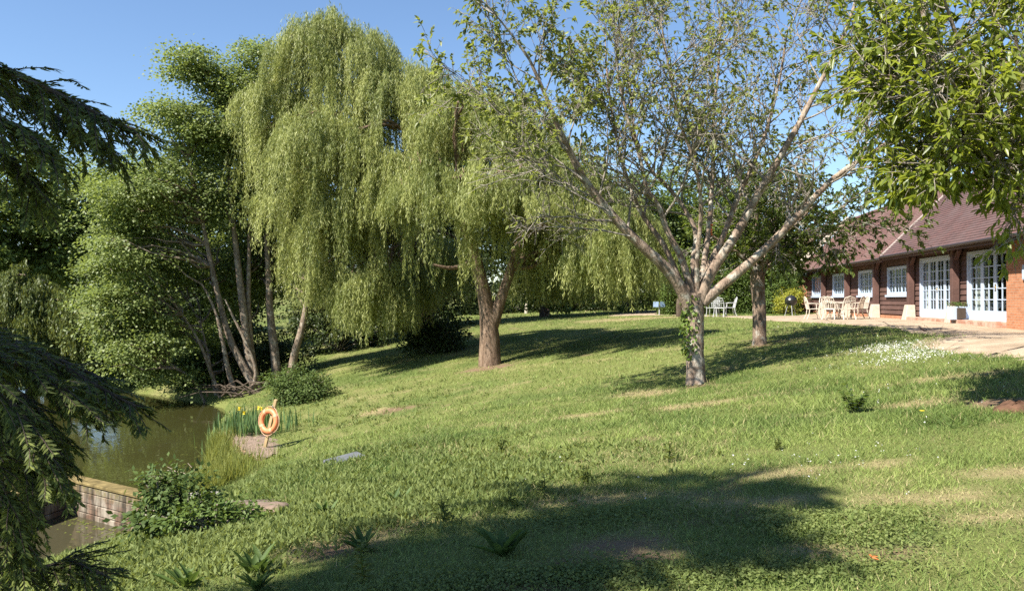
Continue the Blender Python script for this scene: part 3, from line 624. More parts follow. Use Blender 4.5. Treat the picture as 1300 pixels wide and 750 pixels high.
# ------------------------------------------------------------------ near tree on the right, its trunk just outside the frame
YN = 9.0; nb = np.array([7.35, 9.4, 0]); nb[2] = gz(nb[0], nb[1])
root = empty('cherry_tree', nb, 'big leaved tree whose boughs hang across the upper corner before the barn roof', 'tree')
P = smooth_path([nb-[0, 0, .2], nb+[-.05, 0, .8], nb+[-.15, 0, 1.7], nb+[-.5, -.1, 2.5]], 10)
T = Tubes(); T.add(P, np.interp(np.linspace(0, 1, 10), [0, .2, 1], [.32, .25, .2]), 14, .1); link('trunk', T.mesh('trunk'), M['b_cherry'], root, local=False)
G = Grow(); fork = P[-1]
def near_leaf(q): return int(rng.poisson(6.0 if q[2] > EYE+.125*q[1] else 3.2))
for pp, dy, r in [([(1290, 235), (1222, 185), (1196, 160), (1192, 120), (1185, 60), (1160, -20)], -.2, .13), ([(1300, 240), (1290, 150), (1275, 80), (1260, 0)], .5, .1), ([(1225, 180), (1190, 168), (1165, 168), (1140, 178)], -.2, .05), ([(1200, 110), (1170, 70), (1145, 50), (1120, 40)], .3, .06),
    ([(1200, 150), (1172, 115), (1145, 100), (1118, 95)], -.8, .05), ([(1275, 205), (1240, 192), (1210, 182), (1180, 172)], -.8, .05), ([(1320, 230), (1300, 240), (1288, 255), (1280, 275)], -.6, .03),
    ([(1290, 200), (1250, 140), (1220, 60), (1200, 0)], -1.0, .06), ([(1300, 220), (1260, 200), (1225, 130), (1200, 90)], -1.3, .05), ([(1320, 220), (1300, 120), (1290, 40)], -1.2, .06), ([(1300, 170), (1330, 100), (1350, 30)], -.6, .06), ([(1270, 190), (1235, 185), (1200, 175)], -1.2, .04)]:
    q0 = at(*pp[0], YN); pts = [fork] + [at(x, y, YN+dy*(.3+.7*i_/len(pp))) for i_, (x, y) in enumerate(pp)] if r > .09 else [at(x, y, YN+dy*(.3+.7*i_/len(pp))) for i_, (x, y) in enumerate(pp)]
    if r <= .09: pts = [fork+(pts[0]-fork)*.5]+pts
    L3 = smooth_path(pts, 16); T = Tubes(); T.add(L3, np.linspace(r, r*.2, 16), 9, .08); link('limb', T.mesh('limb'), M['b_cherry'], root, local=False); Tn = unit(np.gradient(L3, axis=0))
    for k in range(10):
        j = 5+k; d = unit(Tn[j]*.5+unit(np.cross(Tn[j], rng.normal(size=3)))*.9); G.branch(L3[j], d, (.35+.4*rng.random())*(1 if L3[j][2] > EYE+.19*L3[j][1] else .5), .011, 1, near_leaf, .0)
link('branches', G.T.mesh('branches'), M['b_twig'], root, local=False)
Pl = np.concatenate(G.P); n = len(Pl); print('near leaves', n)
leaf_obj('foliage', (Pl, np.concatenate(G.D), np.concatenate(G.N), .118*(.55+.75*rng.random(n)), .043*(.7+.6*rng.random(n))), M['near'], root, rich=True)

# ------------------------------------------------------------------ conifer on the left, trunk outside the frame
fb = np.array([-4.65, 1.75, 0]); fb[2] = gz(fb[0], fb[1])
root = empty('cypress_tree', fb, 'dark cypress with drooping sprays at the edge of the view', 'tree')
T = Tubes(); P = smooth_path([fb-[0, 0, .2], fb+[0, 0, 3], fb+[.1, 0, 6], fb+[.1, .1, 10.0]], 12); T.add(P, np.linspace(.3, .05, 12), 12, .1); link('trunk', T.mesh('trunk'), M['b_dark'], root, local=False)
T = Tubes(); LP, LD, LN = [], [], []
def spray(pts, r, ntw, ln, lv=26):
    pts = smooth_path(pts, 14); T.add(pts, np.linspace(r, .006, 14), 5); Tn = unit(np.gradient(pts, axis=0))
    for k in range(ntw):
        f = .12+.88*rng.random(); x = f*13; j = min(12, int(x)); q = pts[j]+(pts[j+1]-pts[j])*(x-j)
        side = np.cross(Tn[j], [0, 0, 1.0])*(1 if rng.random() < .5 else -1); d = unit(Tn[j]*.6+side*(.2+.7*rng.random())+np.array([0, 0, .35-.95*rng.random()]))
        l = ln*(.4+.8*rng.random())*(1.05-.5*f); m = 6; tw = [q]; v = d
        for s_ in range(m-1): v = unit(v+np.array([0, 0, -.10])+rng.normal(size=3)*.09); tw.append(tw[-1]+v*l/(m-1))
        tw = np.array(tw); T.add(tw, np.linspace(.0035, .0015, m), 3)
        nl = int(2.4*lv*l/.4)+6; tt = rng.random(nl)**.9*(m-1); ji = np.minimum(m-2, tt.astype(int)); pp = tw[ji]+(tw[ji+1]-tw[ji])*(tt-ji)[:, None]
        tg = unit(tw[ji+1]-tw[ji]); sd = unit(np.cross(tg, np.array([0, 0, 1.0])+rng.normal(size=3)*.2)); sg = np.where(rng.random(nl) < .5, -1, 1)[:, None]
        LP.append(pp); LD.append(tg*.75+sd*sg*.7+rng.normal(size=(nl, 3))*.15+np.array([0, 0, -.12])); LN.append(np.cross(tg, sd)+rng.normal(size=(nl, 3))*.35)
def at2(px, py, Y): return at(px, py, Y)
for pts in [[at(-330, 10, 2.64), at(-120, 50, 2.77), at(0, 88, 2.84), at(70, 118, 2.90), at(130, 148, 2.90), at(170, 165, 2.90)], [at(-330, 60, 2.90), at(-100, 90, 3.04), at(20, 120, 3.10), at(90, 160, 3.10), at(140, 190, 3.10)],
            [at(-330, 80, 2.51), at(-100, 120, 2.57), at(0, 150, 2.64), at(60, 190, 2.64)], [at(-300, 0, 3.04), at(-100, 50, 3.23), at(30, 100, 3.30), at(110, 140, 3.30)], [at(-300, 120, 2.77), at(-80, 160, 2.84), at(10, 200, 2.84), at(45, 240, 2.84)]]:
    pts = [np.array([fb[0], fb[1], pts[0][2]+.3])]+pts; spray(pts, .015, 130, .29, 34)
for pts in [[at(-200, 400, 3.04), at(-40, 425, 3.17), at(60, 455, 3.30), at(120, 488, 3.30), at(172, 515, 3.30)], [at(-200, 430, 2.77), at(-20, 450, 2.90), at(60, 480, 2.97), at(110, 515, 2.97)], [at(-160, 450, 2.64), at(-20, 490, 2.77), at(40, 540, 2.77), at(70, 590, 2.77)],
            [at(-200, 480, 2.90), at(-40, 520, 3.04), at(20, 570, 3.04), at(45, 640, 3.04)], [at(-160, 540, 2.77), at(-30, 580, 2.77), at(10, 630, 2.77), at(25, 690, 2.77)], [at(-200, 420, 3.30), at(-20, 440, 3.43), at(50, 470, 3.50), at(90, 500, 3.50)],
            [at(-200, 660, 3.04), at(-60, 715, 3.17), at(40, 722, 3.23), at(90, 712, 3.23), at(135, 730, 3.23)], [at(-160, 600, 3.04), at(-60, 640, 3.10), at(0, 700, 3.10), at(20, 760, 3.10)], [at(-160, 430, 3.23), at(-20, 470, 3.30), at(50, 520, 3.30), at(80, 560, 3.30)], [at(-160, 470, 3.04), at(-60, 520, 3.10), at(0, 560, 3.10), at(40, 600, 3.10)], [at(-160, 560, 3.23), at(-60, 600, 3.30), at(10, 640, 3.30), at(30, 690, 3.30)], [at(-160, 410, 3.43), at(-20, 425, 3.56), at(60, 450, 3.63), at(130, 480, 3.63)]]:
    pts = [np.array([fb[0], fb[1], pts[0][2]+.3])]+pts; spray(pts, .018, 110, .28, 40)
for k in range(88):                                                       # the rest of the crown, above and behind the photographer's left shoulder
    z = 4.7+5.2*rng.random(); a = rng.random()*2*PI; rad = float(np.interp(z, [4.7, 5.5, 6.4, 8.3, 9.3, 9.9], [.3, .7, 1.6, 1.7, 1.15, .3]))*(.75+.4*rng.random())
    d = np.array([math.cos(a), math.sin(a), 0]); c = np.array([fb[0]+.1, fb[1], fb[2]+z])
    spray([c, c+d*rad*.5+[0, 0, .15], c+d*rad+[0, 0, -.35]], .03, 60, .6, 12)
link('branches', T.mesh('branches'), M['b_dark'], root, local=False)
Pl = np.concatenate(LP); n = len(Pl); print('conifer leaves', n); near_k = np.where(Pl[:, 1] > .45*1.6+.9, .68, 1.15)*np.where((Pl[:, 2] > 3.2), 1.6, 1)
leaf_obj('foliage', (Pl, np.concatenate(LD), np.concatenate(LN), .046*near_k*(.6+.7*rng.random(n)), .0115*near_k*(.8+.5*rng.random(n))), M['conifer'], root, tint=np.clip(rng.random(n)**1.8, 0, 1))

# ------------------------------------------------------------------ hedges, shrubs
def bush(name, base, size, label, cat, leaf, n=70, per=60, L=.08, W=.05, boxy=False, cr=.28, kind=None):
    base = np.asarray(base, float); root = empty(name, base, label, cat)
    if boxy:
        k = n; u = rng.random((k, 3)); face = rng.integers(0, 3, k); u[np.arange(k), face] = np.where(rng.random(k) < .5, 0, 1)*.96+.02; u[:, 2] = np.maximum(u[:, 2], 0.02)
        e = [(base[0]+(q[0]-.5)*size[0]*2, base[1]+(q[1]-.5)*size[1]*2, base[2]+q[2]*size[2]*2, .1, .1, .1) for q in u]; arr, cc = crown_leaves(e, n, per, L, W, cr=cr, flat=.8)
    else:
        arr, cc = crown_leaves([(base[0], base[1], base[2]+size[2]*.9, *size)], n, per, L, W, cr=cr, flat=.7)
    arr = list(arr); ok = arr[0][:, 2] > terrain(arr[0][:, 0], arr[0][:, 1])-.02; arr = [a_[ok] for a_ in arr]
    T = Tubes()
    for c in cc[::max(1, len(cc)//30)]: T.add(curve(base-[0, 0, .05], c, 5, .05), np.linspace(.02, .006, 5), 4)
    link('stems', T.mesh('stems'), M['b_twig'], root, local=False); leaf_obj('foliage', arr, M[leaf], root); return root
def gp(px, Y): x = at(px, 0, Y)[0]; return np.array([x, Y, gz(x, Y)])
bush('hedge', gp(925, 47), (3.6, 1.0, 1.15), 'tall clipped laurel hedge behind the grey garden chairs', 'hedge', 'hedge', 420, 80, .13, .07, True, .4)
bush('hedge', gp(805, 60), (5.0, 1.0, .9), 'low rough hedge beyond the pale gravel track', 'hedge', 'bg', 330, 80, .13, .08, True, .4)
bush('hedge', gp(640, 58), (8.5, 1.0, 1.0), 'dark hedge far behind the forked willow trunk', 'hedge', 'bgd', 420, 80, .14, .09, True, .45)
bush('shrub', gp(985, 46), (1.6, 1.2, 1.1), 'rounded green shrub between the hedge and the barn gable', 'shrub', 'hedge', 110, 70, .1, .06)
bush('shrub', gp(1001, 44), (.75, .7, .9), 'yellow leaved shrub against the brick corner of the barn', 'shrub', 'yellow', 60, 60, .09, .06)
g0 = ghit(367, 517); bush('shrub', g0+[0, .8, 0], (1.1, .75, .6), 'bushy green shrub at the foot of the slim trees', 'shrub', 'bush', 110, 70, .09, .045)
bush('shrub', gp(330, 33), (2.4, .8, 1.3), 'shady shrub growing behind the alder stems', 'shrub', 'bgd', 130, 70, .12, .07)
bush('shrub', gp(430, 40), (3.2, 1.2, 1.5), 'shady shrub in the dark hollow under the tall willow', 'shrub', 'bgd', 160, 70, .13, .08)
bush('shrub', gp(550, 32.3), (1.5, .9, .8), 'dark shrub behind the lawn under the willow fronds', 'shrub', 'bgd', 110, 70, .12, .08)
g1 = ghit(208, 690); bush('shrub', g1+[0, .2, 0], (.42, .36, .34), 'dark leafy elder shrub beside the brick pond wall', 'shrub', 'bush', 60, 50, .065, .036, cr=.13)
g1b = ghit(275, 676); bush('shrub', g1b, (.5, .3, .15), 'low dark shrub sprawling below the weathered timber', 'shrub', 'hedge', 45, 45, .055, .03, cr=.12)
for px, Y, sz, lab in [(215, 36, (2.6, 1, 1.6), 'leafy thicket on the far bank under the alder'), (250, 32.4, (1.3, .6, .7), 'small thicket right at the far water edge beside the alder stems'), (190, 34.2, (1.5, .6, .75), 'dense thicket dipping into the far side of the pond'), (140, 38, (2.2, 1, 1.0), 'low thicket on the far bank beside the weeping tree')]:
    bush('shrub', gp(px, Y), sz, lab, 'shrub', 'bush', 150, 70, .13, .09)
bush('treeline', np.array([-60, 130, gz(-60, 130)]), (45, 2, 2.2), 'distant line of trees at the top of the field', 'trees', 'bgd', 420, 60, .5, .35, True, 1.4)

# ------------------------------------------------------------------ grass and small plants
def blades(x, y, h, wd, lean=.8):
    n = len(x); z = terrain(x, y); a = rng.random(n)*2*PI; b_ = np.stack([x, y, z-.005], 1); s = np.stack([np.cos(a), np.sin(a), np.zeros(n)], 1)*wd[:, None]*.5
    l = rng.normal(size=(n, 2))*lean; tip = b_+np.stack([l[:, 0]*h, l[:, 1]*h, h], 1)
    V = np.empty((n, 3, 3)); V[:, 0] = b_-s; V[:, 1] = b_+s; V[:, 2] = tip; return V.reshape(-1, 3), np.arange(n*3).reshape(n, 3)
def scatter(n, y0, y1, pw=1.0, margin=3.0):
    y = y0+(y1-y0)*rng.random(n)**pw; hw = .66*y+margin; return (rng.random(n)*2-1)*hw, y
GRAVEL_NEAR = [(775, 401.5), (855, 400.5), (905, 402), (975, 407.5), (1060, 412), (1140, 418), (1198, 428), (1168, 441), (1215, 450), (1300, 456), (1420, 468)]
gn = np.array([ghit(*p)[:2] for p in GRAVEL_NEAR])
U = np.array([.1435, .98965]); Nn_ = np.array([-.98965, .1435]); WB = np.array([13.9, 20.0])
def wall(t, off=0): return WB+U*t+Nn_*off
gf = np.array([ghit(800, 394.5)[:2], ghit(858, 395)[:2], ghit(905, 401)[:2], ghit(985, 401.5)[:2], wall(26, -.2), wall(17, -.2), wall(10, -.2), wall(6, -.2), wall(1, -.2), wall(-4, -.2), wall(-11, -.2)])
GPOLY = np.vstack([gn, gf[::-1]])
def grass_ok(x, y):
    d1 = poly_sd(POND, x, y); d2 = poly_sd(POOL, x, y); d3 = poly_sd(GPOLY, x, y)+(fbm(x, y, .5, 4)-.5)*.5
    return (d1 > .05) & (d2 > .1) & (d3 > -.05+rng.exponential(.08, len(x))*-1)
def gcol(x, y, extra=0):
    dry, soil, lush = cover(x, y); return dry, soil, lush
m, t, b = nmat('grass_blade')
at_ = N(t, 'ShaderNodeAttribute', attribute_name='tint'); vv = N(t, 'ShaderNodeAttribute', attribute_name='straw')
col = mixc(t, at_.outputs['Fac'], (.08, .13, .028), (.28, .335, .09)); col = mixc(t, vv.outputs['Fac'], col, (.40, .33, .17))
t.links.new(col, b.inputs['Base Color']); b.inputs['Roughness'].default_value = .6; b.inputs['Specular IOR Level'].default_value = .25
tr = t.nodes.new('ShaderNodeBsdfTranslucent'); t.links.new(col, tr.inputs[0]); mx = t.nodes.new('ShaderNodeMixShader'); mx.inputs[0].default_value = .3
t.links.new(b.outputs[0], mx.inputs[1]); t.links.new(tr.outputs[0], mx.inputs[2]); t.links.new(mx.outputs[0], t.nodes['Material Output'].inputs[0])
M['grass'] = m
def grass(specs):
    Vs, Qs, Ts, Ss = [], [], [], []; nb_ = 0
    for n, y0, y1, h, wd, pw in specs:
        x, y = scatter(n, y0, y1, pw); ok = grass_ok(x, y); x, y = x[ok], y[ok]
        dry, soil, lush = cover(x, y)
        keep = rng.random(len(x)) > np.clip(soil*.85+dry*.3, 0, .92); x, y, dry, soil, lush = x[keep], y[keep], dry[keep], soil[keep], lush[keep]
        hh = h*(.5+.8*rng.random(len(x)))*(1+.6*lush-.45*dry)*(.3+1.4*fbm(x, y, .6, 21)); V, Q = blades(x, y, hh, wd*(.7+.6*rng.random(len(x))))
        Vs.append(V); Qs.append(Q+nb_); nb_ += len(V)
        Ts.append(np.clip(.6*rng.random(len(x))+.9*fbm(x, y, .8, 66)-.28-.3*lush, 0, 1)); Ss.append(np.clip((rng.random(len(x)) < .05+.75*dry+.2*soil)*(.5+.5*rng.random(len(x))), 0, 1))
    me = np_mesh('grass', np.concatenate(Vs), np.concatenate(Qs), np.concatenate(Ts))
    a = me.attributes.new('straw', 'FLOAT', 'FACE'); a.data.foreach_set('value', np.concatenate(Ss).astype(np.float32))
    return tag(link('grass', me, M['grass']), 'short lawn grass with straw coloured patches', 'grass', kind='stuff')
grass([(240000, 2.6, 9, .042, .007, .85), (170000, 8, 18, .06, .012, .9), (140000, 17, 50, .075, .022, .9), (30000, 48, 90, .12, .06, 1)])

def scatter_leaves(name, pts, nper, r, L, W, mat, label, cat, up=.5, hgt=.05):
    n = len(pts)*nper; c = np.repeat(pts, nper, 0)+rng.normal(size=(n, 3))*[r, r, 0]; c[:, 2] = terrain(c[:, 0], c[:, 1])+hgt*rng.random(n)
    D = unit(rng.normal(size=(n, 3))*[1, 1, .3]+np.array([0, 0, up])); Nn = np.tile([0, 0, 1.0], (n, 1))+rng.normal(size=(n, 3))*.5
    me = leaf_mesh(name, c, D, Nn, L*(.6+.8*rng.random(n))*np.clip(.5+.045*c[:, 1], .5, 1.1), W*(.7+.6*rng.random(n))*np.clip(.5+.045*c[:, 1], .5, 1.1), tints(c))
    return tag(link(name, me, M[mat]), label, cat, kind='stuff')
def blob_pts(lst, n):
    out = []
    for px, py, rx, ry in lst:
        g = ghit(px, py); q = g+rng.normal(size=(n, 3))*[rx, ry, 0]; ok = grass_ok(q[:, 0], q[:, 1]); out.append(q[ok])
    return np.concatenate(out)
scatter_leaves('weeds', blob_pts([(420, 590, 1.0, 1.6), (520, 585, .9, 1.1), (560, 625, .7, .7), (470, 650, .6, .5), (380, 640, .8, .6), (330, 612, .7, .5), (620, 600, .9, .7), (300, 680, .6, .5), (420, 530, 1.6, 2.5), (240, 715, .5, .4), (350, 680, .5, .4), (520, 640, .6, .4), (180, 730, .5, .4)], 210), 15, .06, .08, .025, 'weed', 'broad leaved weeds growing thick on the pond bank', 'weeds', 1.1, .03)
scatter_leaves('clover', blob_pts([(1085, 682, .3, .2), (990, 730, .35, .1), (700, 735, .4, .12), (1050, 665, .3, .12), (860, 735, .5, .15), (600, 735, .5, .15), (750, 660, .5, .2)], 900), 3, .03, .028, .026, 'weed', 'dark green clover patches in the lawn', 'clover', .15, .05)
scatter_leaves('tall_grass', blob_pts([(266, 592, .3, .5), (272, 572, .22, .4), (285, 608, .3, .4), (268, 620, .3, .4)], 200), 7, .04, .36, .012, 'tall', 'tall yellow green grass along the edge of the pond', 'grass', 3.2, .02)
scatter_leaves('bank_plants', blob_pts([(90, 715, .5, .5), (150, 695, .5, .5), (60, 735, .5, .4), (210, 700, .5, .3), (130, 740, .5, .3)], 160), 12, .06, .07, .021, 'weed', 'green nettles growing under the cypress sprays', 'plants', 1.0, .08)
pts = np.concatenate([blob_pts([(1145, 447, .35, .55), (1165, 454, .5, .35), (1125, 443, .4, .3)], 330), blob_pts([(1060, 437, 1.2, .5), (1000, 415, 1.5, .7), (1090, 462, .6, .3), (1230, 455, .7, .3), (1200, 500, 1.2, .7), (1060, 590, .6, .4), (960, 590, 1.0, .7)], 22)])
scatter_leaves('daisies', pts, 3, .008, .019, .017, 'petal', 'white daisies scattered over the lawn near the gravel', 'flowers', .05, .09)

def weed(name, px, py, hgt, kind, label, lmat='weed', cat='weed'):
    g = ghit(px, py); root = empty(name, g, label, cat)
    P, D, Nn, L, W = [], [], [], [], []
    T = Tubes()
    if kind == 'thistle':
        for s_ in range(rng.integers(2, 5)):
            tip = g+np.array([rng.normal()*.12, rng.normal()*.12, 1])*[hgt*.9, hgt*.9, hgt*(.7+.3*rng.random())]; pts = curve(g-[0, 0, .02], tip, 6, 0, .05); T.add(pts, np.linspace(.007, .003, 6), 4)
            for k in range(26):
                f = .15+.85*rng.random(); q = np.array([np.interp(f*5, np.arange(6), pts[:, a]) for a in range(3)]); a = rng.random()*2*PI
                P.append(q); D.append([math.cos(a), math.sin(a), .45]); Nn.append([-math.cos(a)*.4, -math.sin(a)*.4, 1]); L.append(hgt*.34*(1.15-.55*f)); W.append(hgt*.065)
    elif kind == 'dock':
        for k in range(15):
            a = rng.random()*2*PI; e = .6+1.2*rng.random(); P.append(g+[rng.normal()*.02, rng.normal()*.02, 0]); D.append([math.cos(a), math.sin(a), e]); Nn.append([-math.cos(a)*e, -math.sin(a)*e, 1]); L.append(hgt*(.6+.5*rng.random())); W.append(hgt*.22)
        T.add([g-[0, 0, .02], g+[0, 0, hgt*.3]], .008, 4)
    else:
        for s_ in range(9):
            a0 = rng.random()*2*PI; tip = g+np.array([math.cos(a0)*.5, math.sin(a0)*.5, 1])*hgt*(.5+.5*rng.random()); pts = curve(g-[0, 0, .02], tip, 5, .05, .05); T.add(pts, np.linspace(.005, .002, 5), 3)
            for k in range(26):
                f = .2+.8*rng.random(); q = np.array([np.interp(f*4, np.arange(5), pts[:, a]) for a in range(3)]); a = rng.random()*2*PI
                P.append(q); D.append([math.cos(a), math.sin(a), .1]); Nn.append([rng.normal()*.3, rng.normal()*.3, 1]); L.append(hgt*.24); W.append(hgt*.1)
    link('stem', T.mesh('stem'), M[lmat], root, local=False)
    n = len(P); leaf_obj('foliage', (np.array(P), np.array(D, float), np.array(Nn, float), np.array(L), np.array(W)), M[lmat], root, rich=(kind != 'sprig')); return root
weed('dock_plant', 640, 706, .30, 'dock', 'large broad leaved dock in the tree shadow on the lawn', 'dock')
weed('dock_plant', 462, 700, .22, 'dock', 'dock rosette just inside the lower end of the lawn shadow', 'dock')
weed('dock_plant', 328, 728, .26, 'dock', 'dock with upright leaves near the bottom of the bank', 'dock')
weed('dock_plant', 238, 746, .22, 'dock', 'dark dock half cut by the bottom of the view', 'dock')
weed('dock_plant', 505, 640, .2, 'dock', 'sunlit dock among pale weeds on the bank', 'dock')
weed('dock_plant', 330, 750, .2, 'dock', 'low dock at the very bottom of the bank', 'dock')
weed('dock_plant', 415, 655, .2, 'dock', 'bright dock upslope of the weathered timber', 'dock')
weed('thistle_plant', 563, 666, .30, 'thistle', 'bushy many stemmed thistle on the shadow edge')
weed('thistle_plant', 648, 644, .22, 'thistle', 'lone thistle with a single head above the shadow edge')
weed('thistle_plant', 690, 634, .22, 'thistle', 'reddish stemmed thistle beside the lone thistle')
weed('thistle_plant', 462, 738, .26, 'thistle', 'pale yellow green thistle in the shade at the bottom', 'tall')
weed('thistle_plant', 850, 588, .22, 'thistle', 'small thistle at the far tip of the lawn shadow')
weed('thistle_plant', 742, 614, .2, 'thistle', 'thistle halfway along the shadow edge')
weed('thistle_plant', 986, 572, .16, 'thistle', 'dark little thistle alone in the sunny lawn')
weed('thistle_plant', 635, 575, .26, 'thistle', 'dark weed clump in the open sunny bank')
weed('shrub_sprig', 1084, 524, .36, 'sprig', 'small leafy sapling standing alone on the lawn', 'ivy', 'sapling')

# iris clumps
def iris(px, py, n, hgt, rx, ry, label, flowers=0):
    g = ghit(px, py); root = empty('iris_clump', g, label, 'plant'); c = g+rng.normal(size=(n, 3))*[rx, ry, 0]; c[:, 2] = np.maximum(terrain(c[:, 0], c[:, 1]), WATER_Z-.1)-.02
    leaf_obj('leaves', (c, np.array([0, 0, 1.0])+rng.normal(size=(n, 3))*[.12, .12, 0], rdir(n)*[1, 1, .1], hgt*(.7+.5*rng.random(n)), np.full(n, .045)), M['iris'], root)
    for k in range(flowers):
        q = g+[rng.normal()*rx*.5, rng.normal()*ry*.5, hgt*(.9+.25*rng.random())]; m = 8; a = np.arange(m)*2*PI/m
        leaf_obj('flower', (np.tile(q, (m, 1)), np.stack([np.cos(a), np.sin(a), np.where(np.arange(m) % 2, 1.2, -.5)], 1), rng.normal(size=(m, 3))*.4+[0, 0, 1], np.full(m, .075), np.full(m, .05)), M['ypetal'], root)
iris(322, 553, 230, .62, .55, .35, 'yellow flowered iris clump behind the lifebuoy platform', 7)
iris(300, 545, 90, .55, .25, .35, 'flowerless iris clump standing at the edge of the water')
iris(135, 492, 160, .9, 1.0, .4, 'blue green iris clump on the far side of the pond')

# dandelion and dead leaf
g = ghit(1170, 530); m_ = 12; a = np.arange(m_)*2*PI/m_
o = link('dandelion', leaf_mesh('dandelion', np.tile(g+[0, 0, .07], (m_, 1)), np.stack([np.cos(a), np.sin(a), np.full(m_, .3)], 1), np.tile([0, 0, 1.0], (m_, 1)), np.full(m_, .035), np.full(m_, .02), np.ones(m_)), M['ypetal']); tag(o, 'single yellow dandelion in the sunny lawn', 'flower')
g = ghit(1105, 719); P = g+rng.normal(size=(5, 3))*.002+[0, 0, .05]
o = link('dead_leaf', leaf_mesh('dead_leaf', P, rng.normal(size=(5, 3))*[1, .6, .3], np.tile([0, 0, 1.0], (5, 1))+rng.normal(size=(5, 3))*.4, np.full(5, .045), np.full(5, .017), np.full(5, .5), rich=True), leaf_mat('dead_leaf', (.4, .12, .03), (.45, .16, .05), .2)); tag(o, 'curled orange dead leaf lying on the grass', 'leaf')
# soil heap
g = ghit(1292, 522); n = 18; me = bpy.data.meshes.new('soil_heap'); gg = Geo()
gg.lathe([(.25, -.05), (.23, .02), (.17, .06), (.09, .085), (.02, .09)], 20, (0, 0, 0)); o = gg.obj('soil_heap', plain('earth', (.10, .055, .035), .95, .35, 12, .6, .1), smooth=True); o.location = g
for v in o.data.vertices: v.co += Vector(rng.normal(size=3)*.015)
tag(o, 'low heap of reddish brown earth on the lawn', 'soil heap')

# ------------------------------------------------------------------ gravel
def densify(P, k):
    return smooth_path(np.column_stack([P, np.zeros(len(P))]), k)[:, :2]
K = 150; a_ = densify(gn, K); b_ = densify(gf, K)
a_ = a_+np.stack([(fbm(np.arange(K)*.35, np.zeros(K), 1, 9)-.5)*.9, (fbm(np.arange(K)*.35, np.ones(K)*7, 1, 12)-.5)*.9], 1)
mm = 14; ff = np.linspace(0, 1, mm)[None, :, None]; XY = a_[:, None]*(1-ff)+b_[:, None]*ff
Z = terrain(XY[..., 0], XY[..., 1])+.022+.0; Z[:, 0] -= .03
V = np.concatenate([XY, Z[..., None]], -1).reshape(-1, 3); i = np.arange(K-1)[:, None]*mm; j = np.arange(mm-1)[None]; Q = np.stack([i+j, i+j+mm, i+j+1+mm, i+j+1], -1).reshape(-1, 4)
m, t, b = nmat('gravel'); n1 = noise(t, 1.2, 5); n2 = noise(t, 60, 4)
col = mixc(t, ramp(t, n2, .3, .7), (.27, .20, .135), (.48, .375, .265)); col = mixc(t, ramp(t, n1, .4, .62), col, (.25, .185, .12)); t.links.new(col, b.inputs['Base Color']); b.inputs['Roughness'].default_value = .95; bump(t, b, n2, .7, .03)  # broad darker patches put tone variation and scattered shade into the gravel colour
tag(link('gravel_path', np_mesh('gravel_path', V, Q, smooth=True), m), 'pale gravel yard and path in front of the barn', 'path', kind='structure')
M['gravel'] = m

# ------------------------------------------------------------------ barn
TZ = EYE-.76
ang = math.atan2(U[1], U[0])
barn = empty('barn', (WB[0], WB[1], TZ), 'long single storey barn with brown weatherboards and a red tiled roof', 'building', rz=ang)
def wood_mat(name, c1, c2):
    m, t, b = nmat(name); g = t.nodes.new('ShaderNodeTexCoord'); mp = t.nodes.new('ShaderNodeMapping'); mp.inputs['Scale'].default_value = (.5, 4, 9); t.links.new(g.outputs['Object'], mp.inputs[0])
    n1 = noise(t, 2.5, 6, mp.outputs[0]); n2 = noise(t, 1.2, 3)
    c = mixc(t, ramp(t, n1, .3, .7), c1, c2); c = mixc(t, ramp(t, n2, .4, .75), c, tuple(x*1.35 for x in c2)); t.links.new(c, b.inputs['Base Color']); b.inputs['Roughness'].default_value = .75; bump(t, b, n1, .4, .01); return m
M['board'] = wood_mat('weatherboard', (.058, .030, .024), (.10, .052, .041))
M['post'] = wood_mat('barn_post', (.062, .031, .025), (.105, .053, .042))
M['brick'] = brick_mat('red_brick', (.42, .17, .085), (.52, .23, .12), (.38, .29, .21))
M['white'] = plain('white_paint', (.43, .50, .615), .45, .04, 6, .03)
M['stone'] = plain('pale_stone', (.44, .38, .31), .9, .15, 7, .4, .2)
M['curtain'] = plain('curtain', (.72, .71, .68), .95, .1, 15, .2)
M['dark'] = plain('dark_room', (.05, .045, .04), .9, .2, 4, 0)
M['gutter'] = plain('black_gutter', (.035, .025, .022), .5, .1, 6, 0)
m, t, b = nmat('window_glass'); tp = t.nodes.new('ShaderNodeBsdfTransparent'); tp.inputs[0].default_value = (.86, .89, .88, 1); gl = t.nodes.new('ShaderNodeBsdfGlossy'); gl.inputs['Roughness'].default_value = .02
lw = t.nodes.new('ShaderNodeLayerWeight'); pw_ = N(t, 'ShaderNodeMath', operation='POWER'); pw_.inputs[1].default_value = 5; t.links.new(lw.outputs['Facing'], pw_.inputs[0]); mx = t.nodes.new('ShaderNodeMixShader'); t.links.new(ramp(t, pw_.outputs[0], -.05, 1.2), mx.inputs[0]); t.links.new(tp.outputs[0], mx.inputs[1]); t.links.new(gl.outputs[0], mx.inputs[2]); t.links.new(mx.outputs[0], t.nodes['Material Output'].inputs[0]); M['glass'] = m
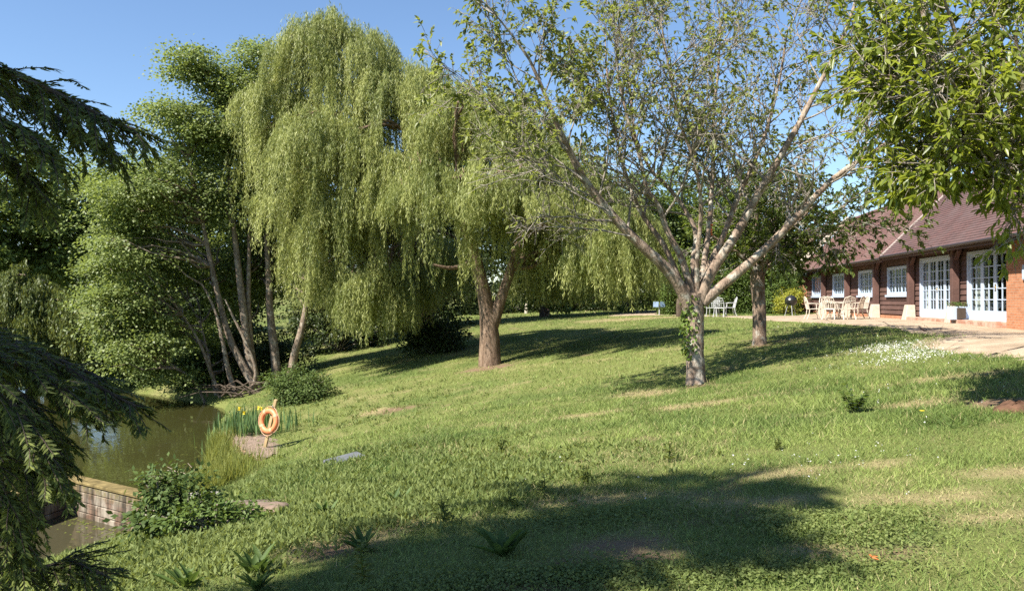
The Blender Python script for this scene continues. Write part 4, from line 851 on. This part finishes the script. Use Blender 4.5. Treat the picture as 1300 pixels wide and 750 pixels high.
def tile_mat(name, c1, c2, c3):
    m, t, b = nmat(name); g = t.nodes.new('ShaderNodeTexCoord'); sp = t.nodes.new('ShaderNodeSeparateXYZ'); t.links.new(g.outputs['Object'], sp.inputs[0]); cb = t.nodes.new('ShaderNodeCombineXYZ')
    mu = N(t, 'ShaderNodeMath', operation='MULTIPLY'); mu.inputs[1].default_value = 1.4142; t.links.new(sp.outputs[2], mu.inputs[0]); t.links.new(sp.outputs[0], cb.inputs[0]); t.links.new(mu.outputs[0], cb.inputs[1])
    br = t.nodes.new('ShaderNodeTexBrick'); t.links.new(cb.outputs[0], br.inputs['Vector']); br.inputs['Scale'].default_value = 1; br.inputs['Brick Width'].default_value = .17; br.inputs['Row Height'].default_value = .1326; br.inputs['Mortar Size'].default_value = .011
    br.inputs['Color1'].default_value = (*c1, 1); br.inputs['Color2'].default_value = (*c2, 1); br.inputs['Mortar'].default_value = (.03, .018, .015, 1); br.inputs['Bias'].default_value = -.1
    c = mixc(t, ramp(t, noise(t, .9, 5), .45, .7), br.outputs[0], c3); c = mixc(t, ramp(t, noise(t, 11, 4), .55, .8), c, tuple(x*.5 for x in c3)); t.links.new(c, b.inputs['Base Color']); b.inputs['Roughness'].default_value = .85; return m
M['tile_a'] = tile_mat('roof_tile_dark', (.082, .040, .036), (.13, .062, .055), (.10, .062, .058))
M['tile_b'] = tile_mat('roof_tile_lit_pink', (.135, .064, .054), (.19, .09, .075), (.155, .095, .08))  # pink tiles, their colours also carrying the brighter light on the farther slope
EAVE, OV, RUN = 2.50, .62, 3.0
T0, T1 = -8.0, 29.0
doors = [(2.95, 5.75), (6.95, 9.95)]; wins = [(11.3, 13.75), (15.8, 18.0), (20.5, 22.8), (25.4, 27.6)]
WZ0, WZ1 = .95, 2.1; DZ0, DZ1 = .13, 2.28
# cladding in lapped boards, cut round the openings; the part also holds the wall behind
g = Geo(); z = .16; bh = .19
while z < EAVE-.05:
    z1 = min(z+bh, EAVE); segs = [(2.9, T1)]
    for a, b_o, lo, hi in [(d[0]-.06, d[1]+.06, 0, DZ1+.06) for d in doors]+[(w_[0]-.06, w_[1]+.06, WZ0-.05, WZ1+.06) for w_ in wins]:
        if hi > z+.04 and lo < z1-.04:
            ns = []
            for s0, s1 in segs:
                if b_o <= s0 or a >= s1: ns.append((s0, s1)); continue
                if a > s0: ns.append((s0, a))
                if b_o < s1: ns.append((b_o, s1))
            segs = ns
    for s0, s1 in segs:
        g.raw([(s0, 0, z), (s1, 0, z), (s1, .045, z), (s0, .045, z), (s0, 0, z1+.012), (s1, 0, z1+.012), (s1, .008, z1+.012), (s0, .008, z1+.012)], [(3, 2, 1, 0), (4, 5, 6, 7), (7, 6, 2, 3), (0, 4, 7, 3), (1, 2, 6, 5)])
    z += bh
g.obj('cladding', M['board'], barn)
g = Geo()   # solid wall parts behind the cladding, round the openings, then the brick ends and back
xs_ = [2.9]+[v for d in doors for v in d]+[v for w_ in wins for v in w_]+[T1]
for k in range(0, len(xs_), 2): g.box(xs_[k], xs_[k+1], -.2, -.005, .0, EAVE)
for a, b_o in doors: g.box(a, b_o, -.2, -.005, DZ1, EAVE)
for a, b_o in wins: g.box(a, b_o, -.2, -.005, 0, WZ0); g.box(a, b_o, -.2, -.005, WZ1, EAVE)
g.obj('wall', M['board'], barn)
g = Geo(); g.box(T0, 2.88, -.25, .12, -.3, EAVE); g.box(T1, T1+.3, -5.2, .86, -.3, EAVE-.36); g.box(T0, T1, -5.2, -4.95, -.3, EAVE); g.box(T0, T0+.25, -4.95, -.25, -.3, EAVE)
for t_ in (T0+.02, T1+.02):
    y0, y1 = -5.2, .55 if t_ > 0 else .12; yr = -RUN+OV; zr = EAVE+RUN-.1
    g.raw([(t_, y0, EAVE), (t_, y1, EAVE), (t_, yr, zr), (t_+.25, y0, EAVE), (t_+.25, y1, EAVE), (t_+.25, yr, zr)], [(0, 2, 1), (3, 4, 5), (1, 2, 5, 4), (0, 3, 5, 2)])
g.obj('brick_wall', M['brick'], barn)
g = Geo(); g.box(2.9, 11.0, .0, .42, -.25, .11); g.obj('plinth', brick_mat('step_brick', (.36, .16, .10), (.44, .22, .15), (.4, .33, .27), stain=(.4, .32, .25)), barn, bevel=.01)
g = Geo(); g.box(11.0, T1, .0, .06, -.25, .10); g.obj('plinth', M['brick'], barn)
g = Geo(); g.box(2.9, T1, -1.6, -1.5, 0, EAVE); g.box(2.9, T1, -1.5, -.2, 0, .1); g.obj('interior', M['dark'], barn)
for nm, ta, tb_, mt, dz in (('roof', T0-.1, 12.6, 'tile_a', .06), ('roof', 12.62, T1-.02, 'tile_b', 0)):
    g = Geo(); nrow = 32
    for sgn in (1, -1):
        for k in range(nrow):
            d0, d1 = RUN*k/nrow, RUN*(k+1)/nrow; y = lambda d: (OV-d if sgn > 0 else OV-2*RUN+d)
            lift = .034; z0, z1 = EAVE+d0-.05+dz, EAVE+d1-.05+dz
            g.raw([(ta, y(d0), z0+lift), (tb_, y(d0), z0+lift), (tb_, y(d1)-.0, z1+.004), (ta, y(d1), z1+.004), (ta, y(d0), z0-.02), (tb_, y(d0), z0-.02)], [(0, 1, 2, 3) if sgn > 0 else (3, 2, 1, 0), (4, 5, 1, 0)])
    g.raw([(ta, OV-.04, EAVE-.1+dz), (tb_, OV-.04, EAVE-.1+dz), (tb_, OV-RUN, EAVE+RUN-.1+dz), (ta, OV-RUN, EAVE+RUN-.1+dz)], [(3, 2, 1, 0)])
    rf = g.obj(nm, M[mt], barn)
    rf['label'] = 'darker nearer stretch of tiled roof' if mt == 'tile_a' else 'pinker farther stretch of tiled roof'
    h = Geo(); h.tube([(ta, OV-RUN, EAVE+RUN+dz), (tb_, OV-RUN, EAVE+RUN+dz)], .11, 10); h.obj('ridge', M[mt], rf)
    h = Geo(); h.tube([(ta, OV+.05, EAVE-.08+dz), (tb_, OV+.05, EAVE-.08+dz)], .05, 8); h.obj('gutter', M['gutter'], rf)
    h = Geo(); h.box(ta, tb_, OV-.06, OV-.03, EAVE-.22+dz, EAVE-.06+dz); h.obj('fascia', M['post'], rf)
g = Geo(); ta = 12.6
g.raw([(ta, OV, EAVE-.05), (ta+.12, OV, EAVE-.05), (ta+.12, OV-RUN, EAVE+RUN-.05), (ta, OV-RUN, EAVE+RUN-.05), (ta, OV, EAVE+.08), (ta+.12, OV, EAVE+.08), (ta+.12, OV-RUN, EAVE+RUN+.08), (ta, OV-RUN, EAVE+RUN+.08)], [(4, 5, 6, 7), (0, 3, 2, 1), (0, 1, 5, 4), (1, 2, 6, 5), (0, 4, 7, 3)])
g.obj('verge', plain('lead_verge', (.32, .27, .24), .8), barn)
g = Geo(); ta = T1-.05
for sgn in (1,):
    g.raw([(ta, OV+.32, EAVE-.16), (ta+.4, OV+.32, EAVE-.16), (ta+.4, OV-RUN, EAVE+RUN+.02), (ta, OV-RUN, EAVE+RUN+.02), (ta, OV+.32, EAVE+.12), (ta+.4, OV+.32, EAVE+.12), (ta+.4, OV-RUN, EAVE+RUN+.3), (ta, OV-RUN, EAVE+RUN+.3)], [(4, 5, 6, 7), (0, 3, 2, 1), (0, 1, 5, 4), (1, 2, 6, 5), (0, 4, 7, 3)])
g.box(ta, ta+.4, .3, OV+.34, EAVE-.36, EAVE-.1)
g.obj('coping', M['stone'], barn)
for t_ in (6.35, 10.5, 14.8, 19.4, 24.2):
    g = Geo(); g.box(t_-.105, t_+.105, .08, .30, .55, EAVE-.08); p_ = g.obj('post', M['post'], barn, bevel=.01)
    for s_ in (-1, 1):
        h = Geo(); h.raw([(t_+s_*.105, .13, EAVE-.45), (t_+s_*.105, .25, EAVE-.45), (t_+s_*.105, .25, EAVE-.34), (t_+s_*.105, .13, EAVE-.34), (t_+s_*.4, .13, EAVE-.18), (t_+s_*.4, .25, EAVE-.18), (t_+s_*.4, .25, EAVE-.09), (t_+s_*.4, .13, EAVE-.09)], [(0, 1, 5, 4), (1, 2, 6, 5), (2, 3, 7, 6), (3, 0, 4, 7), (4, 5, 6, 7)])
        h.obj('brace', M['post'], p_)
    g = Geo(); g.raw([(t_-.24, .07, -.1), (t_+.24, .07, -.1), (t_+.24, .47, -.1), (t_-.24, .47, -.1), (t_-.16, .072, .55), (t_+.16, .072, .55), (t_+.16, .36, .55), (t_-.16, .36, .55)], [(0, 3, 2, 1), (4, 5, 6, 7), (0, 1, 5, 4), (1, 2, 6, 5), (2, 3, 7, 6), (3, 0, 4, 7)])
    g.obj('post_base', M['stone'], barn, bevel=.02)
g = Geo(); g.box(2.9, T1, .1, .3, EAVE-.08, EAVE+.06); g.obj('eave_beam', M['post'], barn)
def glazed(g, x0, x1, z0, z1, nc, nr, fr, bar, y0=-.06, y1=-.01, bot=None):
    bot = fr if bot is None else bot
    g.box(x0, x0+fr, y0, y1, z0, z1); g.box(x1-fr, x1, y0, y1, z0, z1); g.box(x0+fr, x1-fr, y0, y1, z0, z0+bot); g.box(x0+fr, x1-fr, y0, y1, z1-fr, z1)
    a, b_o, lo, hi = x0+fr, x1-fr, z0+bot, z1-fr
    for k in range(1, nc): xx = a+(b_o-a)*k/nc; g.box(xx-bar/2, xx+bar/2, y0+.012, y1-.006, lo, hi)
    for k in range(1, nr): zz = lo+(hi-lo)*k/nr; g.box(a, b_o, y0+.014, y1-.008, zz-bar/2, zz+bar/2)
def pane(x0, x1, z0, z1, par, y=-.035):
    g = Geo(); g.box(x0, x1, y-.003, y+.003, z0, z1); return g.obj('glass', M['glass'], par)
def curtain(x0, x1, z0, z1, par, y=-.16):
    n = 60; X = np.linspace(x0, x1, n); Yc = y+.022*np.sin(np.arange(n)*1.7)
    V = [(a, c, z0) for a, c in zip(X, Yc)]+[(a, c, z1) for a, c in zip(X, Yc)]; g = Geo(); g.raw(V, [(k, k+1, n+k+1, n+k) for k in range(n-1)]); return g.obj('curtain', M['curtain'], par, smooth=True)
for a, b_o in wins:
    g = Geo(); f_ = .07; y0, y1 = -.09, .045
    g.box(a, a+f_, y0, y1, WZ0, WZ1); g.box(b_o-f_, b_o, y0, y1, WZ0, WZ1); g.box(a+f_, b_o-f_, y0, y1, WZ0, WZ0+f_); g.box(a+f_, b_o-f_, y0, y1, WZ1-f_, WZ1)
    wn = g.obj('window', M['white'], barn)
    for k in range(3):
        w3 = (b_o-a-2*f_)/3; g = Geo(); glazed(g, a+f_+w3*k+.003, a+f_+w3*(k+1)-.003, WZ0+f_, WZ1-f_, 2, 3, .045, .022); g.obj('casement', M['white'], wn)
    pane(a+f_, b_o-f_, WZ0+f_, WZ1-f_, wn); g = Geo(); g.box(a-.08, b_o+.08, .0, .11, WZ0-.09, WZ0-.003); g.obj('sill', M['white'], wn)
    wd = b_o-a; curtain(a+.04, a+wd*.47, WZ0-.02, WZ1, wn, -.14); curtain(b_o-wd*.46, b_o-.04, WZ0-.02, WZ1, wn, -.14)
brass = plain('brass', (.45, .33, .14), .35, .1, 6, 0, .5, .8)
for q, (a, b_o) in enumerate(doors):
    g = Geo(); f_ = .08; y0, y1 = -.10, .05
    g.box(a, a+f_, y0, y1, DZ0, DZ1); g.box(b_o-f_, b_o, y0, y1, DZ0, DZ1); g.box(a+f_, b_o-f_, y0, y1, DZ1-f_, DZ1); g.box(a+f_, b_o-f_, y0, y1, DZ0-.02, DZ0+.04)
    dr = g.obj('glazed_doorway', M['white'], barn)
    n_l = 4 if q else 3; w_l = (b_o-a-2*f_)/n_l
    for k in range(n_l):
        x0 = a+f_+w_l*k; g = Geo(); glazed(g, x0+.004, x0+w_l-.004, DZ0+.045, DZ1-f_-.004, 2, 5, .09, .03, bot=.24)
        side = k == n_l-1 or (q and k == 0)
        g.obj('side_light' if side else 'door_leaf', M['white'], dr)
    pane(a+f_, b_o-f_, DZ0+.05, DZ1-f_, dr)
    hx = a+f_+w_l*(2 if q else 1); g = Geo(); g.tube([(hx-.05, -.01, 1.12), (hx-.05, .05, 1.12), (hx-.15, .055, 1.12)], .012, 6); g.box(hx-.075, hx-.03, -.009, .004, 1.02, 1.22); g.obj('handle', brass, dr)
    wl = b_o-a; curtain(b_o-w_l-.1, b_o-.08, DZ0, DZ1, dr)
    if q: curtain(a+.06, a+.06+.35*w_l, DZ0, DZ1, dr)
# things on and by the barn
def on_barn(x, y, z): p = WB+U*x+Nn_*y; return (p[0], p[1], TZ+z)
g = Geo(); g.box(-.3, .3, .0, .05, -.2, .2); g.box(-.27, .27, .05, .056, -.17, .17); o = g.obj('notice_board', M['white'], bevel=.006); o.location = on_barn(1.55, .123, 1.5); o.rotation_euler.z = ang; tag(o, 'blank white board fixed to the orange brick wall', 'sign')
pl = empty('planter', on_barn(5.75, .3, .11), 'white trough planter on the brick step between the doors', 'planter', rz=ang)
g = Geo(); g.box(-.3, .3, -.14, .14, 0, .03); g.box(-.3, .3, -.14, -.115, .03, .42); g.box(-.3, .3, .115, .14, .03, .42); g.box(-.3, -.275, -.115, .115, .03, .42); g.box(.275, .3, -.115, .115, .03, .42); g.obj('trough', M['white'], pl, bevel=.006)
g = Geo(); g.box(-.275, .275, -.115, .115, .03, .38); g.obj('soil', plain('potting_soil', (.05, .035, .025), .95), pl)
c = np.array(pl.location); n = 260; q = c+np.column_stack([rng.normal(size=n)*.1, rng.normal(size=n)*.14, .42+.12*rng.random(n)]); leaf_obj('foliage', (q, rng.normal(size=(n, 3))+[0, 0, .6], rdir(n)+[0, 0, 1], np.full(n, .07), np.full(n, .03)), M['bush'], pl)
pl.children[-1].matrix_parent_inverse = Matrix.Rotation(-ang, 4, 'Z')

# ------------------------------------------------------------------ garden furniture
M['cream'] = plain('cream_metal', (.50, .45, .37), .5, .08, 10, .05)
M['greymetal'] = plain('grey_metal', (.36, .37, .37), .5, .08, 10, .05)
M['brownmetal'] = plain('brown_metal', (.30, .23, .17), .55, .1, 10, .05)
def chair(mat, label, loc, rz, group):
    """faces local +y"""
    r_ = empty('garden_chair', loc, label, 'chair', group, rz)
    g = Geo(); g.tube([(-.23, -.22, .43), (.23, -.22, .43), (.25, .22, .44), (-.25, .22, .44), (-.23, -.22, .43)], .018, 6)
    for k in range(7): y = -.18+.06*k; g.box(-.23, .23, y-.018, y+.018, .432, .446)
    g.obj('seat', mat, r_, smooth=False)
    g = Geo(); g.tube([(-.23, -.22, .44), (-.25, -.27, .68), (-.20, -.33, .88), (0, -.36, .95), (.20, -.33, .88), (.25, -.27, .68), (.23, -.22, .44)], .018, 6)
    for k in range(5):
        x = -.14+.07*k; g.tube([(x*.9, -.225, .45), (x*1.1, -.28, .68), (x*.8, -.35, .92-.25*abs(x))], .011, 5)
    g.tube([(-.24, -.265, .66), (0, -.29, .7), (.24, -.265, .66)], .011, 5); g.tube([(-.23, -.3, .78), (0, -.325, .74), (.23, -.3, .78)], .011, 5)
    g.obj('backrest', mat, r_)
    for s_ in (-1, 1):
        g = Geo(); g.tube([(s_*.25, -.26, .66), (s_*.28, -.1, .67), (s_*.29, .1, .66), (s_*.29, .2, .63), (s_*.27, .2, .44)], .018, 6); g.obj('armrest', mat, r_)
        g = Geo(); g.tube([(s_*.24, .2, .44), (s_*.25, .21, .2), (s_*.27, .26, 0)], [.019, .017, .02], 6); g.obj('leg', mat, r_)
        g = Geo(); g.tube([(s_*.22, -.2, .44), (s_*.23, -.23, .2), (s_*.25, -.32, 0)], [.019, .017, .02], 6); g.obj('leg', mat, r_)
    return r_
tc = np.array([at(1062, 0, 33.6)[0], 33.6]); tz = lambda x, y: gz(x, y)+.022
grp = 'chairs around the cream garden table'
tbl = empty('garden_table', (tc[0], tc[1], tz(*tc)), 'round cream metal garden table on the gravel by the barn', 'table')
g = Geo(); g.lathe([(.53, .70), (.56, .705), (.56, .725), (.53, .73)], 28); g.obj('table_top', M['cream'], tbl)
for k in range(4):
    a = PI/4+k*PI/2; c, s_ = math.cos(a), math.sin(a); g = Geo(); g.tube([(c*.36, s_*.36, .7), (c*.26, s_*.26, .42), (c*.34, s_*.34, .15), (c*.46, s_*.46, 0)], .022, 6); g.obj('leg', M['cream'], tbl)
g = Geo(); g.lathe([(.24, .2), (.26, .21), (.24, .22)], 16); g.obj('shelf', M['cream'], tbl)
proto = None
for dx, dy, mt, lab in [(-1.02, -.1, 'cream', 'cream chair in side view beside the black barbecue'), (-.55, -.75, 'cream', 'cream chair with its back to the lawn, second from the barbecue'), (.02, 1.0, 'cream', 'cream chair behind the table with its back to the barn'),
                     (.0, -1.0, 'cream', 'cream chair tucked in front of the table'), (.58, -.45, 'brownmetal', 'brownish chair with a rounded back at the table'), (1.0, .05, 'cream', 'cream chair in side view nearest the stone post bases')]:
    x, y = tc[0]+dx, tc[1]+dy; rz = math.atan2(-dy, -dx)-PI/2
    chair(M[mt], lab, (x, y, tz(x, y)), rz+rng.normal()*.12, grp)
for px, Y, rz, lab in [(905, 39, 2.6, 'grey chair side on, half hidden behind the cherry trunk'), (914, 38.2, -.5, 'grey chair seen from behind before the hedge'), (926, 38.8, 1.5, 'grey chair in profile closest to the second cherry')]:
    p = gp(px, Y); chair(M['greymetal'], lab, p, rz, 'grey chairs under the hedge')
p = gp(1004, 40.5); bq = empty('barbecue', p, 'black kettle barbecue beside the yellow shrub', 'barbecue')
mb = plain('black_enamel', (.015, .015, .017), .3, .1, 6, 0, .5)
g = Geo(); g.lathe([(.03, .52), (.2, .58), (.28, .68), (.3, .78), (.3, .79)], 20); g.obj('bowl', mb, bq, smooth=True)
g = Geo(); g.lathe([(.31, .795), (.3, .82), (.26, .93), (.15, 1.02), (.02, 1.05)], 20); ld = g.obj('lid', mb, bq, smooth=True)
g = Geo(); g.tube([(-.07, 0, 1.03), (-.05, 0, 1.1), (.05, 0, 1.1), (.07, 0, 1.03)], .012, 6); g.obj('handle', mb, ld)
for k in range(3): a = k*2*PI/3+.4; g = Geo(); g.tube([(math.cos(a)*.15, math.sin(a)*.15, .58), (math.cos(a)*.32, math.sin(a)*.32, 0)], .014, 6); g.obj('leg', M['greymetal'], bq)

# sign, posts and stumps across the lawn
p = ghit(837, 400); sg = empty('sign', p, 'small blue double panel sign on a short post by the track', 'sign')
g = Geo(); g.tube([(0, 0, -.1), (0, 0, .62)], .035, 8); g.obj('post', M['greymetal'], sg)
mbl = plain('blue_sign', (.13, .19, .28), .6, .1, 5, 0)
sc_ = p[1]/F
for s_ in (-1, 1):
    g = Geo(); Mx = Matrix.Translation((s_*.2, -.02, .62)) @ Matrix.Rotation(s_*.35, 4, 'Z') @ Matrix.Rotation(-.25, 4, 'X'); g.box(-.155, .155, -.015, .015, -.16, .16, Mx); g.obj('panel', mbl, sg, bevel=.004)
p = ghit(668, 398); g = Geo(); g.tube([(0, 0, -.2), (.01, 0, .35), (.0, 0, .78)], [.13, .12, .10], 10); o = g.obj('timber_post', plain('pale_wood', (.42, .38, .31), .9, .2, 9, .3), bevel=.01); o.location = p; tag(o, 'pale weathered post standing behind the willow', 'post')
p = ghit(692, 400); g = Geo(); g.tube([(0, 0, -.2), (.02, 0, .0), (.0, 0, .3), (.03, 0, .66), (.02, 0, .68)], [.4, .34, .28, .25, .2], 12); o = g.obj('tree_stump', bark_mat('pink_stump', (.26, .16, .13), (.42, .29, .24), None, 7, .3), smooth=True); o.location = p; tag(o, 'pinkish tree stump in the sun behind the willow', 'stump')
p = ghit(862, 402); g = Geo(); g.tube([(0, 0, -.2), (0, 0, .7), (.01, 0, .95)], [.16, .15, .13], 10); o = g.obj('timber_post', M['b_dark']); o.location = p; tag(o, 'dark brown post peeping out behind the ivy', 'post')

# ------------------------------------------------------------------ pond things
p = ghit(336, 571); YL = p[1]
ring_c = at(341.5, 534, YL-.09); top = at(350.5, 507, YL)
bx = empty('lifebuoy_post', p, 'leaning pale timber post that carries the lifebuoy', 'post')
g = Geo(); d = Vector(top-p); Mx = d.to_track_quat('Z', 'Y').to_matrix().to_4x4(); g.box(-.055, .055, -.03, .03, -.25, d.length, Mx); g.obj('stake', plain('pale_timber', (.46, .33, .17), .85, .2, 8, .3), bx)
g = Geo(); g.tube([(d.x*.86, d.y-.03, d.z*.86), (d.x*.86, d.y-.13, d.z*.86+.01), (d.x*.86, d.y-.14, d.z*.86+.05)], .01, 6); g.obj('hook', M['greymetal'], bx)
R_, r_ = .24*YL/19, .064*YL/19
me = bpy.data.meshes.new('ring'); V = []; nU, nV = 48, 16
for i_ in range(nU):
    a = 2*PI*i_/nU
    for j_ in range(nV): b_ = 2*PI*j_/nV; V.append(((R_+r_*math.cos(b_))*math.cos(a), r_*.85*math.sin(b_), (R_+r_*math.cos(b_))*math.sin(a)))
me.from_pydata(V, [], [(i_*nV+j_, ((i_+1) % nU)*nV+j_, ((i_+1) % nU)*nV+(j_+1) % nV, i_*nV+(j_+1) % nV) for i_ in range(nU) for j_ in range(nV)]); me.polygons.foreach_set('use_smooth', np.ones(len(me.polygons), bool))
lb = empty('lifebuoy', ring_c, 'faded orange lifebuoy hung on the leaning post by the pond', 'lifebuoy'); lb.rotation_euler = (math.radians(-8), math.radians(12), math.radians(-32))
link('ring', me, plain('faded_orange', (.62, .20, .085), .5, .18, 5, .05), lb)
for k in range(4):
    g = Geo(); a0 = PI/4+k*PI/2; V = []
    for i_ in range(5):
        a = a0-.13+.26*i_/4
        for j_ in range(nV): b_ = 2*PI*j_/nV; V.append(((R_+(r_+.004)*math.cos(b_))*math.cos(a), (r_*.85+.004)*math.sin(b_), (R_+(r_+.004)*math.cos(b_))*math.sin(a)))
    g.raw(V, [(i_*nV+j_, (i_+1)*nV+j_, (i_+1)*nV+(j_+1) % nV, i_*nV+(j_+1) % nV) for i_ in range(4) for j_ in range(nV)]); g.obj('band', plain('pale_band', (.62, .30, .17), .5), lb, smooth=True)
g = Geo(); a = np.linspace(0, 2*PI, 49); wob = R_+r_+.012+.03*np.abs(np.sin(2*(a-PI/4))); g.tube([(w_*math.cos(x), 0, w_*math.sin(x)) for w_, x in zip(wob, a)], .008, 5); g.obj('grab_rope', plain('rope', (.5, .3, .2), .9), lb)
# stone platform with a gravel top
pc = ghit(322, 566); zt = p[2]+.06
out = np.array([ghit(278, 556)[:2], ghit(302, 572)[:2], ghit(316, 584)[:2], ghit(345, 580)[:2], ghit(362, 570)[:2], ghit(350, 556)[:2], ghit(318, 552)[:2]]); cen = out.mean(0); pf = empty('stone_platform', (*cen, zt), 'small gravel topped brick platform under the lifebuoy', 'platform')
rim = densify(np.vstack([out, out[:1]]), 40)[:-1]-cen; rim = rim*(1+.08*rng.normal(size=(39, 1)))
g = Geo(); n = len(rim); V = [(x*1.04, y*1.04, -.75+0*x) for x, y in rim]+[(x, y, -.03+.03*rng.normal()) for x, y in rim]+[(x*.93, y*.93, .0) for x, y in rim]
g.raw(V, [(k, (k+1) % n, n+(k+1) % n, n+k) for k in range(n)]+[(n+k, n+(k+1) % n, 2*n+(k+1) % n, 2*n+k) for k in range(n)]); g.obj('edging', brick_mat('old_brick', (.24, .13, .085), (.33, .21, .15), (.3, .26, .2), stain=(.12, .10, .06)), pf)
g = Geo(); g.raw([(x*.96, y*.96, .004+.01*rng.normal()) for x, y in rim]+[(0, 0, .02)], [(k, (k+1) % n, n) for k in range(n)]); g.obj('gravel_top', plain('pink_gravel', (.21, .155, .12), .95, .45, 40, .8, .1), pf)
# brick weir wall: two wings that meet at a corner
wr = empty('weir_wall', (-9.38, 16.9, WATER_Z+.16), 'weathered brick wall with a mossy top holding back the pond', 'wall')
M['weir'] = brick_mat('weir_brick', (.15, .09, .062), (.225, .15, .108), (.085, .07, .055), bh=.1, bw=.42, stain=(.29, .25, .2), moss=True)
def wing(x1, y1, name_):
    L_ = math.hypot(x1, y1); a = math.atan2(y1, x1); Mx = Matrix.Rotation(a, 4, 'Z'); g = Geo()
    z = -1.6
    for k, (h_, w_) in enumerate([(1.0, .175), (.2, .165), (.2, .157), (.13, .15)]):
        g.box(0 if x1 > 0 else .21, L_, -w_, w_, z, z+h_-.012, Mx); z += h_
    o = g.obj(name_, M['weir'], wr, bevel=.012); h = Geo(); h.box(-.05 if x1 > 0 else .2, L_+.02, -.17, .17, -.06, 0, Mx); cpo = h.obj('coping', plain('mossy_coping', (.15, .115, .05), .95, .5, 5, .5, .1), o, bevel=.015); return o
wing(3.0, -1.98, 'wall_wing'); wing(-.75, -3.6, 'wall_wing')
# weathered timber and stones on the bank
def lump(name, px, py, sx, sy, sz, mat, label, cat, rz=0, sub=3):
    import bmesh
    g = ghit(px, py); bm = bmesh.new(); bmesh.ops.create_icosphere(bm, subdivisions=sub, radius=1)
    for v in bm.verts:
        k = 1+.22*(fbm(np.array([v.co.x*1.3+px]), np.array([v.co.y*1.3+v.co.z*1.7]), .8, 3)[0]-.5)*2; v.co = Vector((max(-.85, min(.85, v.co.x*1.15))*sx*k, max(-.8, min(.8, v.co.y*1.1))*sy*k, max(-.7, min(.75, v.co.z))*sz*k))
    me = bpy.data.meshes.new(name); bm.to_mesh(me); bm.free(); me.polygons.foreach_set('use_smooth', np.ones(len(me.polygons), bool)); o = link(name, me, mat); o.location = g; o.rotation_euler.z = rz; return tag(o, label, cat)
mw = bark_mat('weathered_timber', (.11, .08, .06), (.22, .175, .14), None, 6, .5)
lump('fallen_log', 325, 646, 1.0, .12, .12, mw, 'long weathered log half buried across the bank', 'log', .12)
lump('rock', 262, 640, .28, .2, .2, plain('grey_rock', (.26, .24, .215), .9, .3, 6, .5, .2), 'pale flat stone at the pond end of the log', 'rock', .3)
lump('rock', 345, 652, .2, .14, .13, plain('brown_rock', (.17, .125, .095), .9, .3, 6, .5, .2), 'brown stone lying upslope against the log', 'rock', -.3)
g = ghit(437, 586); o = Geo(); o.box(-.26, .26, -.2, .2, -.05, .035); sl_ = o.obj('slab', plain('grey_slate', (.10, .105, .115), .6, .15, 7, .2), bevel=.015); sl_.location = g+np.array([0, 0, .03]); sl_.rotation_euler = (math.radians(-2), math.radians(-9), .5); tag(sl_, 'grey square slab set flush in the grassy bank', 'slab')
# leaves afloat by the wall
n = 170; fx = np.concatenate([-9.2+1.7*rng.random(90), -9.6+rng.normal(size=80)*.7+2.2]); fy = np.concatenate([16.6-1.1*(fx[:90]+9.2)/1.7*1.1-.15-rng.exponential(.25, 90), 17.6+rng.exponential(1.2, 80)])
fz = np.where(np.arange(n) < 90, POOL_Z, WATER_Z)+.006; fp = np.column_stack([fx, fy, fz]); fp = fp[np.where(np.arange(n) < 90, poly_sd(POOL, fx, fy), poly_sd(POND, fx, fy)) < -.05]; n = len(fp)
tag(link('floating_leaves', leaf_mesh('floating_leaves', fp, np.column_stack([rng.normal(size=n), rng.normal(size=n), np.zeros(n)]), np.tile([0, 0, 1.0], (n, 1))+rng.normal(size=(n, 3))*.03, .05+.05*rng.random(n), .03+.02*rng.random(n), rng.random(n), fold=0), M['tall']), 'small leaves floating on the still water', 'leaves', kind='stuff')
# dead branches by the water
T = Tubes(); c0 = ghit(255, 615)
for k in range(16): T.add(curve(c0+rng.normal(size=3)*[.3, .3, .03]+[0, 0, .02], c0+rng.normal(size=3)*[.55, .4, .12]+[0, 0, .25], 5, .05, .1), np.linspace(.014, .004, 5), 4)
o = link('dead_branches', T.mesh('dead_branches'), plain('dry_twig', (.36, .29, .22), .9)); tag(o, 'heap of dry sticks at the edge of the pond', 'sticks')
T = Tubes(); c0 = np.array([at(305, 500, 30)[0], 29.6, 0]); c0[2] = gz(c0[0], c0[1])
for k in range(20): T.add(curve(c0+rng.normal(size=3)*[.8, .3, 0]+[0, 0, .05], c0+rng.normal(size=3)*[1.2, .5, .15]+[0, 0, .35], 5, .1, .12), np.linspace(.04, .012, 5), 5)
o = link('tree_roots', T.mesh('tree_roots'), M['b_dark']); tag(o, 'tangle of dark roots where the alder meets the water', 'roots')
print('objects', len(bpy.data.objects))
